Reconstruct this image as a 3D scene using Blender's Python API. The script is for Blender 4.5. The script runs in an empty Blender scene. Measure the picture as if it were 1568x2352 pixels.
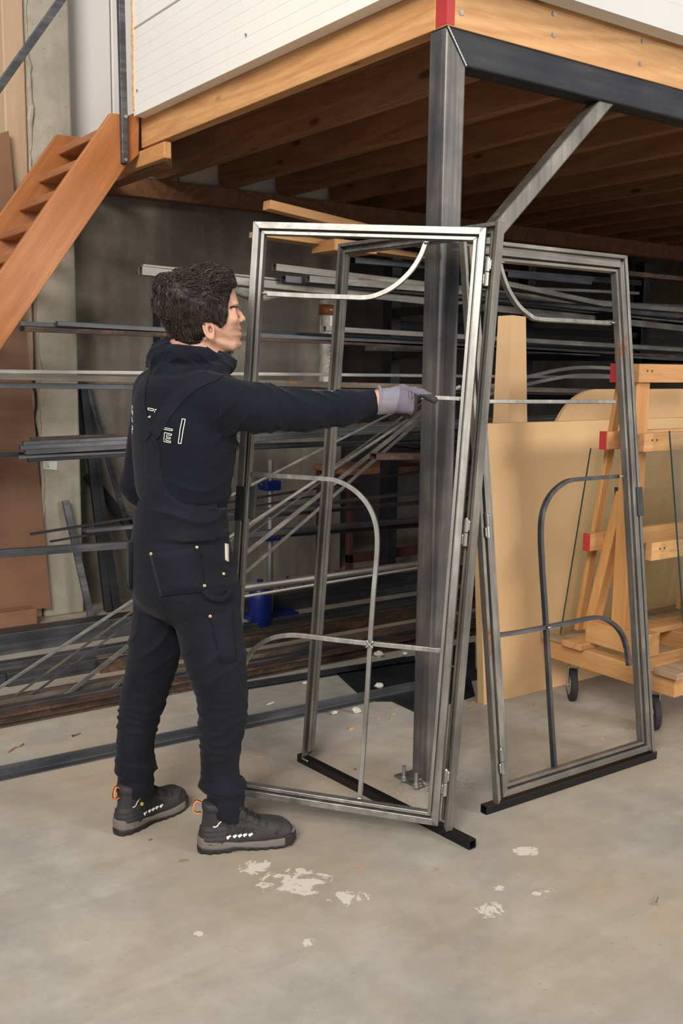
import bpy, bmesh, math, random
import numpy as np
from mathutils import Vector, Matrix

# ---------------------------------------------------------------- camera
TH, RL, AL, FPX, CAMH = .14545, .01288, .6199, 2287., 1.5
W, HH = 1568, 2352
def _rot(v): return np.array([math.cos(AL)*v[0]+math.sin(AL)*v[1], -math.sin(AL)*v[0]+math.cos(AL)*v[1], v[2]])
_F = np.array([0, math.cos(TH), -math.sin(TH)]); _X = np.array([1., 0, 0]); _U = np.array([0, math.sin(TH), math.cos(TH)])
CX = _rot(math.cos(RL)*_X+math.sin(RL)*_U); CU = _rot(math.cos(RL)*_U-math.sin(RL)*_X); CF = _rot(_F)
CP = np.array([0, 0, CAMH])
sc = bpy.context.scene
cam = bpy.data.cameras.new('camera'); camo = bpy.data.objects.new('camera', cam); sc.collection.objects.link(camo)
camo.matrix_world = Matrix(((CX[0], CU[0], -CF[0], 0), (CX[1], CU[1], -CF[1], 0), (CX[2], CU[2], -CF[2], CAMH), (0, 0, 0, 1)))
cam.sensor_fit = 'VERTICAL'; cam.sensor_height = 36.; cam.lens = FPX/HH*36.
cam.dof.use_dof = True; cam.dof.focus_distance = 3.05; cam.dof.aperture_fstop = 8.0
sc.camera = camo
# ---------------------------------------------------------------- world, lamps, exposure
wd = bpy.data.worlds.new('hall_daylight'); sc.world = wd; wd.use_nodes = True
bg = wd.node_tree.nodes['Background']; bg.inputs[0].default_value = (.80, .87, 1.0, 1); bg.inputs[1].default_value = .34
def area(name, loc, target, sx, sy, power, col):
    l = bpy.data.lights.new(name, 'AREA'); l.shape = 'RECTANGLE'; l.size = sx; l.size_y = sy; l.energy = power; l.color = col
    o = bpy.data.objects.new(name, l); sc.collection.objects.link(o); o.location = loc
    o.rotation_euler = (Vector(target)-Vector(loc)).to_track_quat('-Z', 'Y').to_euler(); return o
area('roof_light', (-.6, 1.6, 6.5), (1.4, 2.8, 0), 5.0, 4.0, 95, (1, .95, .87))
area('gate_light', (-5.4, -3.6, 6.6), (2.0, 3.6, .7), 4.4, 4.0, 1350, (1, .95, .87))
area('door_light', (6.2, -6.4, 3.4), (2.7, 3.2, .7), 2.6, 2.0, 520, (1, .95, .87))
sc.view_settings.view_transform = 'Standard'; sc.view_settings.look = 'None'; sc.view_settings.gamma = 1
sc.view_settings.use_curve_mapping = False; sc.view_settings.exposure = 0.0

# ---------------------------------------------------------------- helpers
COL = sc.collection
rnd = random.Random(7)
def ray(px, py): return CF+CX*(px-784)/FPX+CU*(1176-py)/FPX
def on(px, py, ax, c):
    d = ray(px, py); return CP+d*((c-CP[ax])/d[ax])
def A(px, py, a): return on(px, py, 0, a)      # point of the plane x = a
def B(px, py, b): return on(px, py, 1, b)      # point of the plane y = b
def G(px, py, z=0.): return on(px, py, 2, z)   # point at height z
def V(*a): return np.array(a, float)
def nrm(v): v = np.asarray(v, float); return v/np.linalg.norm(v)

class MB:
    def __init__(s): s.v = []; s.f = []; s.mi = []; s.cur = 0
    def add(s, vs, fs):
        n = len(s.v); s.v += [tuple(float(c) for c in v) for v in vs]; s.f += [tuple(i+n for i in f) for f in fs]; s.mi += [s.cur]*len(fs); return s
    def box(s, lo, hi):
        (x0, y0, z0), (x1, y1, z1) = lo, hi
        return s.add([(x0,y0,z0),(x1,y0,z0),(x1,y1,z0),(x0,y1,z0),(x0,y0,z1),(x1,y0,z1),(x1,y1,z1),(x0,y1,z1)],
                     [(0,3,2,1),(4,5,6,7),(0,1,5,4),(1,2,6,5),(2,3,7,6),(3,0,4,7)])
    def prism(s, pts, d):            # polygon extruded by vector d
        n = len(pts); d = np.asarray(d, float)
        vs = [np.asarray(p, float) for p in pts]+[np.asarray(p, float)+d for p in pts]
        return s.add(vs, [tuple(range(n))[::-1], tuple(range(n, 2*n))]+[(i, (i+1) % n, n+(i+1) % n, n+i) for i in range(n)])
    def bar(s, p, q, w, h, side=None, hollow=0., caps=True, off=(0, 0)):   # box section from p to q; w along side, h along the third axis
        p = np.asarray(p, float); q = np.asarray(q, float); t = nrm(q-p)
        if side is None: side = V(0, 0, 1) if abs(t[2]) < .9 else V(0, 1, 0); 
        x = nrm(np.asarray(side, float)-t*np.dot(side, t)); y = np.cross(t, x)
        p = p+x*off[0]+y*off[1]; q = q+x*off[0]+y*off[1]
        R = [(-w/2, -h/2), (w/2, -h/2), (w/2, h/2), (-w/2, h/2)]
        if not hollow:
            return s.add([p+x*a+y*b for a, b in R]+[q+x*a+y*b for a, b in R], [(0,3,2,1),(4,5,6,7),(0,1,5,4),(1,2,6,5),(2,3,7,6),(3,0,4,7)])
        k = hollow; r = [(-w/2+k, -h/2+k), (w/2-k, -h/2+k), (w/2-k, h/2-k), (-w/2+k, h/2-k)]
        vs = [c+x*a+y*b for c in (p, q) for S in (R, r) for a, b in S]   # 0-3 outer p,4-7 inner p,8-11 outer q,12-15 inner q
        fs = []
        for i in range(4):
            j = (i+1) % 4
            fs += [(i, j, 8+j, 8+i), (4+j, 4+i, 12+i, 12+j), (j, i, 4+i, 4+j), (8+i, 8+j, 12+j, 12+i)]
        return s.add(vs, fs)
    def rod(s, p, q, r, r2=None, n=12, hollow=0.):
        p = np.asarray(p, float); q = np.asarray(q, float); t = nrm(q-p); r2 = r if r2 is None else r2
        x = nrm(np.cross(t, V(0, 0, 1) if abs(t[2]) < .9 else V(1, 0, 0))); y = np.cross(t, x)
        an = [2*math.pi*i/n for i in range(n)]
        if not hollow:
            return s.add([p+(x*math.cos(a)+y*math.sin(a))*r for a in an]+[q+(x*math.cos(a)+y*math.sin(a))*r2 for a in an],
                     [tuple(range(n))[::-1], tuple(range(n, 2*n))]+[(i, (i+1) % n, n+(i+1) % n, n+i) for i in range(n)])
        vs = [c+(x*math.cos(a)+y*math.sin(a))*rr for c in (p, q) for rr in (r, r-hollow) for a in an]; fs = []
        for i in range(n):
            j = (i+1) % n
            fs += [(i, j, 2*n+j, 2*n+i), (n+j, n+i, 3*n+i, 3*n+j), (j, i, n+i, n+j), (2*n+i, 2*n+j, 3*n+j, 3*n+i)]
        return s.add(vs, fs)
    def sweep(s, path, w, h, side, closed=False):      # rectangular section; 'side' = constant direction of h
        P = [np.asarray(p, float) for p in path]; n = len(P); z = nrm(side); rings = []
        for i, p in enumerate(P):
            t = nrm(P[min(i+1, n-1)]-P[max(i-1, 0)]); x = nrm(np.cross(t, z))
            rings += [p-x*w/2-z*h/2, p+x*w/2-z*h/2, p+x*w/2+z*h/2, p-x*w/2+z*h/2]
        fs = [(0, 3, 2, 1), (4*n-4, 4*n-3, 4*n-2, 4*n-1)]
        for i in range(n-1):
            for j in range(4):
                k = (j+1) % 4; fs.append((4*i+j, 4*i+k, 4*i+4+k, 4*i+4+j))
        return s.add(rings, fs)
    def tube(s, path, r, n=8, rs=None):                 # round section along a path
        P = [np.asarray(p, float) for p in path]; m = len(P); vs = []; x = None
        for i, p in enumerate(P):
            t = nrm(P[min(i+1, m-1)]-P[max(i-1, 0)])
            if x is None: x = np.cross(t, V(0, 0, 1) if abs(t[2]) < .9 else V(1, 0, 0))
            x = nrm(x-t*np.dot(x, t)); y = np.cross(t, x); rr = rs[i] if rs else r
            vs += [p+(x*math.cos(2*math.pi*k/n)+y*math.sin(2*math.pi*k/n))*rr for k in range(n)]
        fs = [tuple(range(n))[::-1], tuple(range((m-1)*n, m*n))]
        for i in range(m-1):
            for k in range(n):
                l = (k+1) % n; fs.append((i*n+k, i*n+l, i*n+n+l, i*n+n+k))
        return s.add(vs, fs)
    def rings(s, rs, cap=True):      # list of rings with equal vertex counts
        n = len(rs[0]); vs = [v for r in rs for v in r]; fs = []
        for i in range(len(rs)-1):
            for k in range(n):
                l = (k+1) % n; fs.append((i*n+k, i*n+l, i*n+n+l, i*n+n+k))
        if cap: fs += [tuple(range(n))[::-1], tuple(range((len(rs)-1)*n, len(rs)*n))]
        return s.add(vs, fs)
    def build(s, name, mat, parent=None, bev=0., smooth=False, origin=None, label=None, seg=2):
        me = bpy.data.meshes.new(name)
        vs = np.array(s.v); 
        if parent is not None: o0 = np.array(wloc(parent))
        elif origin is not None: o0 = np.asarray(origin, float)
        else: o0 = V((vs[:, 0].min()+vs[:, 0].max())/2, (vs[:, 1].min()+vs[:, 1].max())/2, vs[:, 2].min())
        me.from_pydata([tuple(v) for v in (vs-o0)], [], s.f)
        for m in (mat if isinstance(mat, (list, tuple)) else [mat]): me.materials.append(m)
        for p, i in zip(me.polygons, s.mi): p.material_index = i; p.use_smooth = smooth
        bm = bmesh.new(); bm.from_mesh(me); bmesh.ops.recalc_face_normals(bm, faces=bm.faces); bm.to_mesh(me); bm.free()
        o = bpy.data.objects.new(name, me); COL.objects.link(o)
        if parent is not None: o.parent = parent; o['_w'] = list(o0)
        else: o.location = o0; o['_w'] = list(o0)
        if bev:
            b = o.modifiers.new('bevel', 'BEVEL'); b.width = bev; b.segments = seg; b.limit_method = 'ANGLE'; b.angle_limit = .6
        if label: o['label'] = label
        return o
def wloc(o): return tuple(o['_w'])
def empty(name, loc):
    o = bpy.data.objects.new(name, None); COL.objects.link(o); o.empty_display_size = .1
    o.location = loc; o['_w'] = [float(c) for c in loc]; return o
def tag(o, label, cat, group=None, kind=None):
    if label: o['label'] = label
    if cat: o['category'] = cat
    if group: o['group'] = group
    if kind: o['kind'] = kind
    return o
def thing(name, loc, label, cat, group=None): return tag(empty(name, loc), label, cat, group)
def struct(o, label=None): o['kind'] = 'structure'; (label and o.__setitem__('label', label)); return o
def catmull(P, n=8):
    P = [np.asarray(p, float) for p in P]; Q = [2*P[0]-P[1]]+P+[2*P[-1]-P[-2]]; out = []
    for i in range(1, len(Q)-2):
        for k in range(n):
            t = k/n; out.append(.5*((2*Q[i])+(-Q[i-1]+Q[i+1])*t+(2*Q[i-1]-5*Q[i]+4*Q[i+1]-Q[i+2])*t*t+(-Q[i-1]+3*Q[i]-3*Q[i+1]+Q[i+2])*t**3))
    return out+[P[-1]]

# ---------------------------------------------------------------- materials
def s2l(c): return tuple(((x/255/12.92) if x/255 <= .04045 else ((x/255+.055)/1.055)**2.4) for x in c)+(1,)
class Mat:
    def __init__(s, name, rough=.6, metal=0.):
        s.m = bpy.data.materials.new(name); s.m.use_nodes = True; s.n = s.m.node_tree.nodes; s.l = s.m.node_tree.links
        s.b = s.n['Principled BSDF']; s.b.inputs['Roughness'].default_value = rough; s.b.inputs['Metallic'].default_value = metal
        s.tc = s.n.new('ShaderNodeTexCoord'); s.oi = s.n.new('ShaderNodeObjectInfo')
    def vec(s, scale=(1, 1, 1), rand=True, rot=(0, 0, 0)):
        src = s.tc.outputs['Object']
        if rand:
            a = s.n.new('ShaderNodeVectorMath'); a.operation = 'ADD'; m = s.n.new('ShaderNodeVectorMath'); m.operation = 'SCALE'
            c = s.n.new('ShaderNodeCombineXYZ')
            for i in range(3): s.l.new(s.oi.outputs['Random'], c.inputs[i])
            s.l.new(c.outputs[0], m.inputs[0]); m.inputs['Scale'].default_value = 37.
            s.l.new(src, a.inputs[0]); s.l.new(m.outputs[0], a.inputs[1]); src = a.outputs[0]
        mp = s.n.new('ShaderNodeMapping'); mp.inputs['Scale'].default_value = scale; mp.inputs['Rotation'].default_value = rot
        s.l.new(src, mp.inputs[0]); return mp.outputs[0]
    def noise(s, scale, detail=4, vec=None, rough=.55, dist=0.):
        t = s.n.new('ShaderNodeTexNoise'); t.inputs['Scale'].default_value = scale; t.inputs['Detail'].default_value = detail
        t.inputs['Roughness'].default_value = rough; t.inputs['Distortion'].default_value = dist
        s.l.new(vec or s.vec(), t.inputs['Vector']); return t.outputs['Fac']
    def ramp(s, fac, stops):
        r = s.n.new('ShaderNodeValToRGB'); e = r.color_ramp.elements
        e[0].position, e[0].color = stops[0][0], stops[0][1]; e[1].position, e[1].color = stops[-1][0], stops[-1][1]
        for p, c in stops[1:-1]: k = e.new(p); k.color = c
        s.l.new(fac, r.inputs[0]); return r.outputs[0]
    def mix(s, fac, a, b, mode='MIX'):
        m = s.n.new('ShaderNodeMix'); m.data_type = 'RGBA'; m.blend_type = mode; m.clamp_factor = True
        for sock, v in ((m.inputs[0], fac), (m.inputs[6], a), (m.inputs[7], b)):
            if isinstance(v, (int, float)): sock.default_value = v
            elif isinstance(v, tuple): sock.default_value = v
            else: s.l.new(v, sock)
        return m.outputs[2]
    def math(s, op, a, b=0.):
        m = s.n.new('ShaderNodeMath'); m.operation = op
        for sock, v in ((m.inputs[0], a), (m.inputs[1], b)):
            if isinstance(v, (int, float)): sock.default_value = v
            else: s.l.new(v, sock)
        return m.outputs[0]
    def col(s, c):
        if isinstance(c, tuple): s.b.inputs['Base Color'].default_value = c
        else: s.l.new(c, s.b.inputs['Base Color'])
        return s
    def rough(s, fac, a, b):
        m = s.n.new('ShaderNodeMapRange'); m.inputs['To Min'].default_value = a; m.inputs['To Max'].default_value = b
        s.l.new(fac, m.inputs[0]); s.l.new(m.outputs[0], s.b.inputs['Roughness']); return s
    def bump(s, h, strength=.3, dist=.01):
        b = s.n.new('ShaderNodeBump'); b.inputs['Strength'].default_value = strength; b.inputs['Distance'].default_value = dist
        s.l.new(h, b.inputs['Height']); s.l.new(b.outputs[0], s.b.inputs['Normal']); return s
BW = lambda v: (v, v, v, 1)
def m_plain(name, c, rough=.6, metal=0.):
    return Mat(name, rough, metal).col(s2l(c)).m
def m_steel(name, lo, hi, rust=0., metal=.75, r0=.35, r1=.6, axis='z', rustc=(138, 94, 60)):
    m = Mat(name, .45, metal); st = {'x': (.6, 14, 14), 'y': (14, .6, 14), 'z': (14, 14, .6)}[axis]
    v = m.vec(st); a = m.noise(3, 5, v); b = m.noise(5, 4, m.vec())
    f = m.math('MULTIPLY', m.math('ADD', a, b), .5)
    c = m.ramp(f, [(.32, s2l(lo)), (.52, s2l(tuple((x+y)/2 for x, y in zip(lo, hi)))), (.66, s2l(hi))])
    if rust:
        rn = m.noise(7, 6, m.vec(tuple(1+.25*(k-1) for k in st)), .65); rf = m.ramp(rn, [(.62-.3*rust, BW(0)), (.72-.3*rust, BW(1))])
        c = m.mix(rf, c, m.ramp(m.noise(60, 3), [(.3, s2l(tuple(x*.6 for x in rustc))), (.7, s2l(rustc))]))
        mm = m.n.new('ShaderNodeMapRange'); mm.inputs['To Min'].default_value = metal; mm.inputs['To Max'].default_value = .1
        m.l.new(rf, mm.inputs[0]); m.l.new(mm.outputs[0], m.b.inputs['Metallic'])
    m.col(c).rough(b, r0, r1).bump(m.noise(60, 4), .08, .002); return m.m
def m_wood(name, lo, hi, axis='x', ring=9., knots=True, rough=.6, knotc=None, tilt=0.):
    m = Mat(name, rough); st = {'x': (.09, 1, 1), 'y': (1, .09, 1), 'z': (1, 1, .09)}[axis]
    v = m.vec(st)
    if tilt:
        pre = m.n.new('ShaderNodeMapping'); pre.inputs['Rotation'].default_value = (0, tilt, 0); m.l.new(m.tc.outputs['Object'], pre.inputs[0])
        mp = m.n.new('ShaderNodeMapping'); mp.inputs['Scale'].default_value = st; m.l.new(pre.outputs[0], mp.inputs[0]); v = mp.outputs[0]
    d = m.noise(2.2, 3, v, .5, .6)
    w = m.n.new('ShaderNodeMath'); w.operation = 'MULTIPLY'; m.l.new(d, w.inputs[0]); w.inputs[1].default_value = ring*9
    sn = m.math('SINE', w.outputs[0]); fine = m.noise(90, 3, v)
    f = m.math('ADD', m.math('MULTIPLY', sn, .12), m.math('ADD', m.math('MULTIPLY', fine, .60), .20))
    c = m.ramp(f, [(.15, s2l(lo)), (.75, s2l(hi))])
    big = m.noise(1.6, 2, m.vec()); c = m.mix(m.math('MULTIPLY', big, .35), c, s2l(lo))
    if knots:
        vo = m.n.new('ShaderNodeTexVoronoi'); vo.inputs['Scale'].default_value = 3.1
        m.l.new(m.vec({'x': (.7, 2, 2), 'y': (2, .7, 2), 'z': (2, 2, .7)}[axis]), vo.inputs['Vector'])
        kf = m.ramp(vo.outputs['Distance'], [(.0, BW(1)), (.07, BW(1)), (.13, BW(0))])
        c = m.mix(m.math('MULTIPLY', kf, .8), c, s2l(knotc or tuple(x*.5 for x in lo)))
    m.col(c).bump(fine, .12, .002); return m.m

M = {}
M['steel_bright'] = m_steel('bare_steel', (118, 116, 112), (178, 176, 170), .0, .8, .33, .5)
M['steel_brightx'] = m_steel('bare_steel_h', (118, 116, 112), (178, 176, 170), .0, .8, .33, .5, 'x')
M['steel_mid'] = m_steel('scaled_steel', (96, 95, 93), (158, 152, 142), .07, .75, .35, .55)
M['steel_midx'] = m_steel('scaled_steel_h', (96, 95, 93), (156, 150, 140), .08, .75, .35, .55, 'x')
M['steel_dark'] = m_steel('dark_mill_steel', (58, 60, 66), (112, 112, 114), .0, .7, .35, .55, 'x')
M['steel_darkz'] = m_steel('dark_mill_steel_v', (54, 56, 62), (100, 98, 98), .0, .7, .35, .55, 'z')
M['steel_black'] = m_steel('black_steel', (26, 27, 32), (46, 46, 50), .0, .3, .4, .6, 'y')
M['steel_rust'] = m_steel('rusty_steel', (78, 74, 70), (132, 122, 108), .30, .5, .45, .7, 'x', (146, 98, 58))
M['steel_brown'] = m_steel('brown_rust_steel', (52, 46, 44), (88, 72, 62), .5, .4, .5, .8, 'x', (108, 76, 56))
M['steel_column'] = m_steel('column_steel', (64, 66, 72), (136, 129, 120), .0, .6, .38, .6, 'z', (150, 110, 80))
M['beam_steel'] = m_steel('dark_beam_steel', (36, 38, 43), (62, 62, 66), .0, .4, .45, .6, 'x')  # darker tone than the column steel
M['weld'] = m_plain('weld_bead', (178, 178, 176), .35, .8)
M['galv'] = m_plain('galvanised_steel', (176, 178, 176), .38, .85)
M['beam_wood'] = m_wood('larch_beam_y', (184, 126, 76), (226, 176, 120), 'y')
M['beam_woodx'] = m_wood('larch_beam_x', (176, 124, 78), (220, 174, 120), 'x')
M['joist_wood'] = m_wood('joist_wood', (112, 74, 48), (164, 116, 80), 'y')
M['pine'] = m_wood('pale_pine_x', (176, 124, 76), (212, 164, 110), 'x')
M['piney'] = m_wood('pale_pine_y', (172, 120, 72), (208, 160, 106), 'y')
M['pinez'] = m_wood('pale_pine_z', (178, 120, 66), (214, 160, 98), 'z')
M['stair'] = m_wood('stair_wood', (152, 90, 48), (192, 126, 74), 'x', rough=.45, knots=False, tilt=.93)
M['stair_tread'] = m_wood('tread_wood', (150, 94, 58), (190, 128, 86), 'y', rough=.45)
M['old_wood'] = m_wood('weathered_wood', (120, 96, 74), (176, 148, 118), 'y')
M['red_paint'] = Mat('red_end_paint', .6).col(s2l((176, 52, 50))).m
M['black'] = m_plain('black_paint', (24, 24, 27), .5)
M['rubber'] = m_plain('black_rubber', (40, 38, 38), .8)
M['grey_rubber'] = m_plain('grey_rubber', (104, 98, 90), .8)
M['paper'] = m_plain('white_paper', (226, 228, 226), .6)
M['white_foam'] = m_plain('white_foam', (214, 212, 196), .8)
M['foam_edge'] = Mat('foam_core', .9); M['foam_edge'].col(M['foam_edge'].ramp(M['foam_edge'].noise(40), [(.3, s2l((206, 150, 100))), (.7, s2l((236, 206, 160)))])); M['foam_edge'] = M['foam_edge'].m
def m_mdf(name, lo, hi):
    m = Mat(name, .65); c = m.ramp(m.noise(2.2, 3), [(.3, s2l(lo)), (.7, s2l(hi))]); c = m.mix(m.math('MULTIPLY', m.noise(240, 2), .25), c, s2l(tuple(x*.8 for x in lo)))
    return m.col(c).m
M['mdf'] = m_mdf('fibreboard', (212, 170, 122), (226, 188, 140))
M['mdf_edge'] = m_mdf('fibreboard_edge', (214, 172, 118), (232, 194, 142))
M['corten'] = m_mdf('brown_board', (112, 78, 56), (142, 104, 78))
def m_concrete(name, lo, hi, sc_=1., stain=None, speck=True):
    m = Mat(name, .82); v = m.vec((sc_,)*3, False)
    a = m.noise(1.3, 6, v, .6, .4); b = m.noise(9, 5, v, .6)
    f = m.math('ADD', m.math('MULTIPLY', a, .65), m.math('MULTIPLY', b, .35))
    c = m.ramp(f, [(.34, s2l(lo)), (.5, s2l(tuple((x+y)/2 for x, y in zip(lo, hi)))), (.64, s2l(hi))])
    fine = m.noise(140, 3, v); c = m.mix(m.math('MULTIPLY', fine, .22), c, s2l(tuple(x*.7 for x in lo)))
    if stain: c = m.mix(m.ramp(m.noise(.8, 4, m.vec((2.4, 2.4, .35), False), .6, .2), [(.46, BW(0)), (.6, BW(.75))]), c, s2l(stain))
    if speck:
        vo = m.n.new('ShaderNodeTexVoronoi'); vo.inputs['Scale'].default_value = 16; m.l.new(v, vo.inputs['Vector'])
        k = m.ramp(vo.outputs['Distance'], [(.0, BW(.7)), (.05, BW(.7)), (.09, BW(0))]); c = m.mix(k, c, s2l(tuple(x*.5 for x in lo)))
    m.c = c; m.v = v; m.col(c).bump(b, .2, .004); return m
mw = m_concrete('wall_concrete', (116, 108, 98), (156, 148, 134), 1.4, (84, 78, 76)); M['wall'] = mw.m
mp_ = m_concrete('pillar_concrete', (158, 150, 134), (192, 184, 166), 1.6, (136, 128, 116)); M['pillar'] = mp_.m
M['pillar_side'] = m_wood('pillar_formwork', (168, 140, 112), (196, 168, 138), 'z', ring=3, knots=False)
# floor: worn grey-brown screed with scratches, tan dust and dried white paint
mf = m_concrete('floor_concrete', (148, 141, 130), (182, 175, 163), 1.1, None, False)
c = mf.c
pn = mf.ramp(mf.noise(.9, 5, mf.v, .6, .3), [(.44, BW(0)), (.66, BW(.6))]); c = mf.mix(pn, c, s2l((166, 142, 112)))
gr = mf.ramp(mf.noise(1.7, 6, mf.vec((1, 1, 1), False, (0, 0, .4)), .65, .8), [(.52, BW(0)), (.7, BW(.45))]); c = mf.mix(gr, c, s2l((126, 124, 120)))
sw = mf.ramp(mf.noise(2.2, 3, mf.vec((.5, 4, 1), False, (0, 0, -.5)), .6, .6), [(.5, BW(0)), (.66, BW(.14))]); c = mf.mix(sw, c, s2l((120, 108, 92)))
def splash(cx_, cy_, r, amount, sc_, sx=1., ang=0.):
    global c
    g = mf.n.new('ShaderNodeNewGeometry')
    mp = mf.n.new('ShaderNodeMapping'); mp.vector_type = 'TEXTURE'; mp.inputs['Location'].default_value = (cx_, cy_, 0); mp.inputs['Rotation'].default_value = (0, 0, ang); mp.inputs['Scale'].default_value = (r*sx, r, 100)
    mf.l.new(g.outputs['Position'], mp.inputs[0]); ln = mf.n.new('ShaderNodeVectorMath'); ln.operation = 'LENGTH'; mf.l.new(mp.outputs[0], ln.inputs[0])
    fall = mf.ramp(ln.outputs['Value'], [(.0, BW(1)), (.55, BW(.8)), (1., BW(0))])
    n = mf.noise(sc_, 6, mf.v, .62, 1.2)
    k = mf.ramp(mf.math('MULTIPLY', n, fall), [(amount, BW(0)), (amount+.02, BW(.85))])
    c = mf.mix(k, c, s2l((206, 200, 184)))
for px, py, r, am, sc_, sx, ang in ((585, 1990, .075, .40, 14, 1.2, .2), (680, 2025, .13, .42, 16, 1.5, -.5), (790, 2065, .07, .43, 18, 2, -.4), (1205, 1955, .05, .36, 12, 1.6, -.35), (1125, 2090, .07, .46, 22, 1.3, 0), (1250, 2050, .05, .46, 22, 1.5, 0), (455, 2145, .02, .3, 10, 1, 0), (710, 2165, .035, .44, 25, 1, 0), (1145, 2040, .03, .42, 30, 1, 0)):
    q = G(px, py); splash(q[0], q[1], r, am, sc_, sx, ang)
mf.col(c); mf.rough(mf.noise(3, 4, mf.v), .55, .8); M['floor'] = mf.m
def m_panel(name, col):
    m = Mat(name, .5); c = m.ramp(m.noise(1.5, 4, m.vec((1, .4, 1))), [(.3, s2l(tuple(x*.96 for x in col))), (.7, s2l(col))])
    d = m.ramp(m.noise(5, 5, m.vec((1, 1, .5)), .7), [(.64, BW(0)), (.76, BW(.4))]); c = m.mix(d, c, s2l((206, 188, 150))); return m.col(c).m
M['panel'] = m_panel('white_panel', (242, 240, 232)); M['clad'] = m_panel('cream_cladding', (230, 226, 218))
def m_glass():
    m = Mat('float_glass', .02); m.b.inputs['Transmission Weight'].default_value = 1; m.b.inputs['IOR'].default_value = 1.45; m.col((.92, .97, .95, 1)); return m.m
M['glass'] = m_glass()
M['glass_edge'] = m_plain('green_glass_edge', (30, 62, 56), .2)

# ---------------------------------------------------------------- the hall
A0, B0 = 2.26, 2.61
WB = 5.9
struct(MB().box((-9, -7, -.05), (14, WB, 0)).build('floor', M['floor'], origin=(0, 0, 0)))
wl = struct(MB().box((-9, WB, 0), (4.2, WB+.15, 2.774)).build('wall_rear', M['wall'], origin=(2, WB, 0)))
mb = MB()
for i in range(14): mb.box((1.3+i*.42, WB-.03, 2.56), (1.3+i*.42+.415, WB+.1, 5.2))
M['bay_shade'] = m_concrete('bay_wall_painted_shade', (50, 48, 50), (76, 73, 72), 1.2, (40, 38, 42)).m  # shade of the deep bay is put into this dark wall colour
struct(MB().box((4.2, 7.6, 0), (14, 7.7, 5)).build('wall_rear', M['bay_shade'])); struct(MB().box((4.15, WB+.15, 0), (4.2, 7.7, 2.774)).build('wall_rear', M['bay_shade'])); struct(MB().box((4.15, WB-.03, 0), (14, 7.7, -.04)).build('floor', M['floor']))
w2 = empty('wall_rear', (2, WB, 2.56)); struct(w2)
for i in range(6):
    MB().box((1.62+i*.43, WB-.03, 2.56), (1.62+i*.43+.422, WB+.08, 5.0)).build('cladding_panel', M['clad'], w2, .006)
struct(MB().box((9.5, 2.6, 0), (9.7, 7.6, 2.774)).build('shade_wall_right', M['wall']))  # end wall added to keep the space under the mezzanine dark
# concrete pillar
pa = B(190, 1410, 5.70)[0]; pl = B(62, 100, 5.70)[0]
pm = MB(); pm.box((pl, 5.70, 0), (pa+.01, WB, 5.2)); pillar = struct(pm.build('concrete_pillar', M['pillar'], None, .012)); pillar['label'] = 'pale concrete pillar with chipped corner behind the staircase'
pe = empty('trim_1', (pl-.09, 5.76, 0)); struct(pe)
MB().box((pl-.125, 5.73, 0), (pl-.004, WB, 5.2)).build('formwork_board', M['pillar_side'], pe, .01)
zs_ = np.arange(.2, 5.0, .035); wv_ = [(.006*math.sin(z*9)+.004*math.sin(z*31)+rnd.uniform(-.004, .004)) for z in zs_]
MB().tube([(pl+.006+w, 5.70, z) for z, w in zip(zs_, wv_)], .01, 7, [max(.003, .009+.007*math.sin(z*13+2*math.sin(z*5))+rnd.uniform(-.003, .003)) for z in zs_]).build('chipped_mortar', M['pillar'], pe)
bw = empty('wall_left', (1.2, WB-.06, 0)); struct(bw)   # blockwork strip at the far left
M['block'] = m_concrete('block_wall', (120, 126, 132), (156, 162, 168), 3).m
for i in range(26):
    for j in range(4):
        MB().box((.2+j*.36, WB-.08, i*.2+.006), (.2+j*.36+.352, WB-.001, i*.2+.194)).build('block', M['block'], bw)
# ---------------------------------------------------------------- mezzanine
ce = struct(empty('ceiling', (A0, B0, 2.6)))
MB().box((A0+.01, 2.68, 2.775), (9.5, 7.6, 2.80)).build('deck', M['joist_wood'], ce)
MB().box((A0, 2.672, 2.603), (A0+.06, 4.99, 2.775)).build('rim_joist', M['beam_wood'], ce, .003, label='pale larch joist along the stair side')
a = A0+.06; k = 0
jx = [2.72, 3.17, 3.60, 4.03, 4.46, 4.89, 5.32, 5.75, 6.18, 6.61, 7.04, 7.47, 7.9, 8.33, 8.76, 9.19]
for x in jx:
    P = [(x, 2.70, 2.604), (x, 5.72, 2.604), (x, 5.79, 2.612), (x, 5.83, 2.635), (x, 5.845, 2.68), (x, 5.845, 2.775), (x, 2.70, 2.775)]
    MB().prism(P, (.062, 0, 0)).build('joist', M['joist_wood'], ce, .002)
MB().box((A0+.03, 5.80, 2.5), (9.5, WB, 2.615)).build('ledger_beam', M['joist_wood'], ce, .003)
MB().box((A0+.03, 4.9, 2.5), (A0+.13, WB-.05, 2.6)).build('stair_trimmer', M['joist_wood'], ce, .003)
fb = MB().box((A0, B0, 2.603), (9.5, B0+.06, 2.80)).build('front_rim_beam', [M['beam_woodx'], M['red_paint']], ce, .003, label='pale larch beam with a red painted end')
MB().box((A0-.0015, B0-.0015, 2.606), (A0+.032, B0+.058, 2.80)).build('red_end', M['red_paint'], ce, .003, label='red painted beam end')
for px, py in ((1058, 29), (1270, 80), (1468, 146), (1271, 32), (1475, 95)):       # screws
    q = B(px, py, B0); s_ = MB(); s_.rod(q+V(0, -.004, 0), q+V(0, .002, 0), .0085, .0085, 16); s_.rod(q+V(0, -.0055, 0), q+V(0, -.003, 0), .0045, .0045, 6)
    s_.build('screw', M['galv'], ce)
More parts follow.
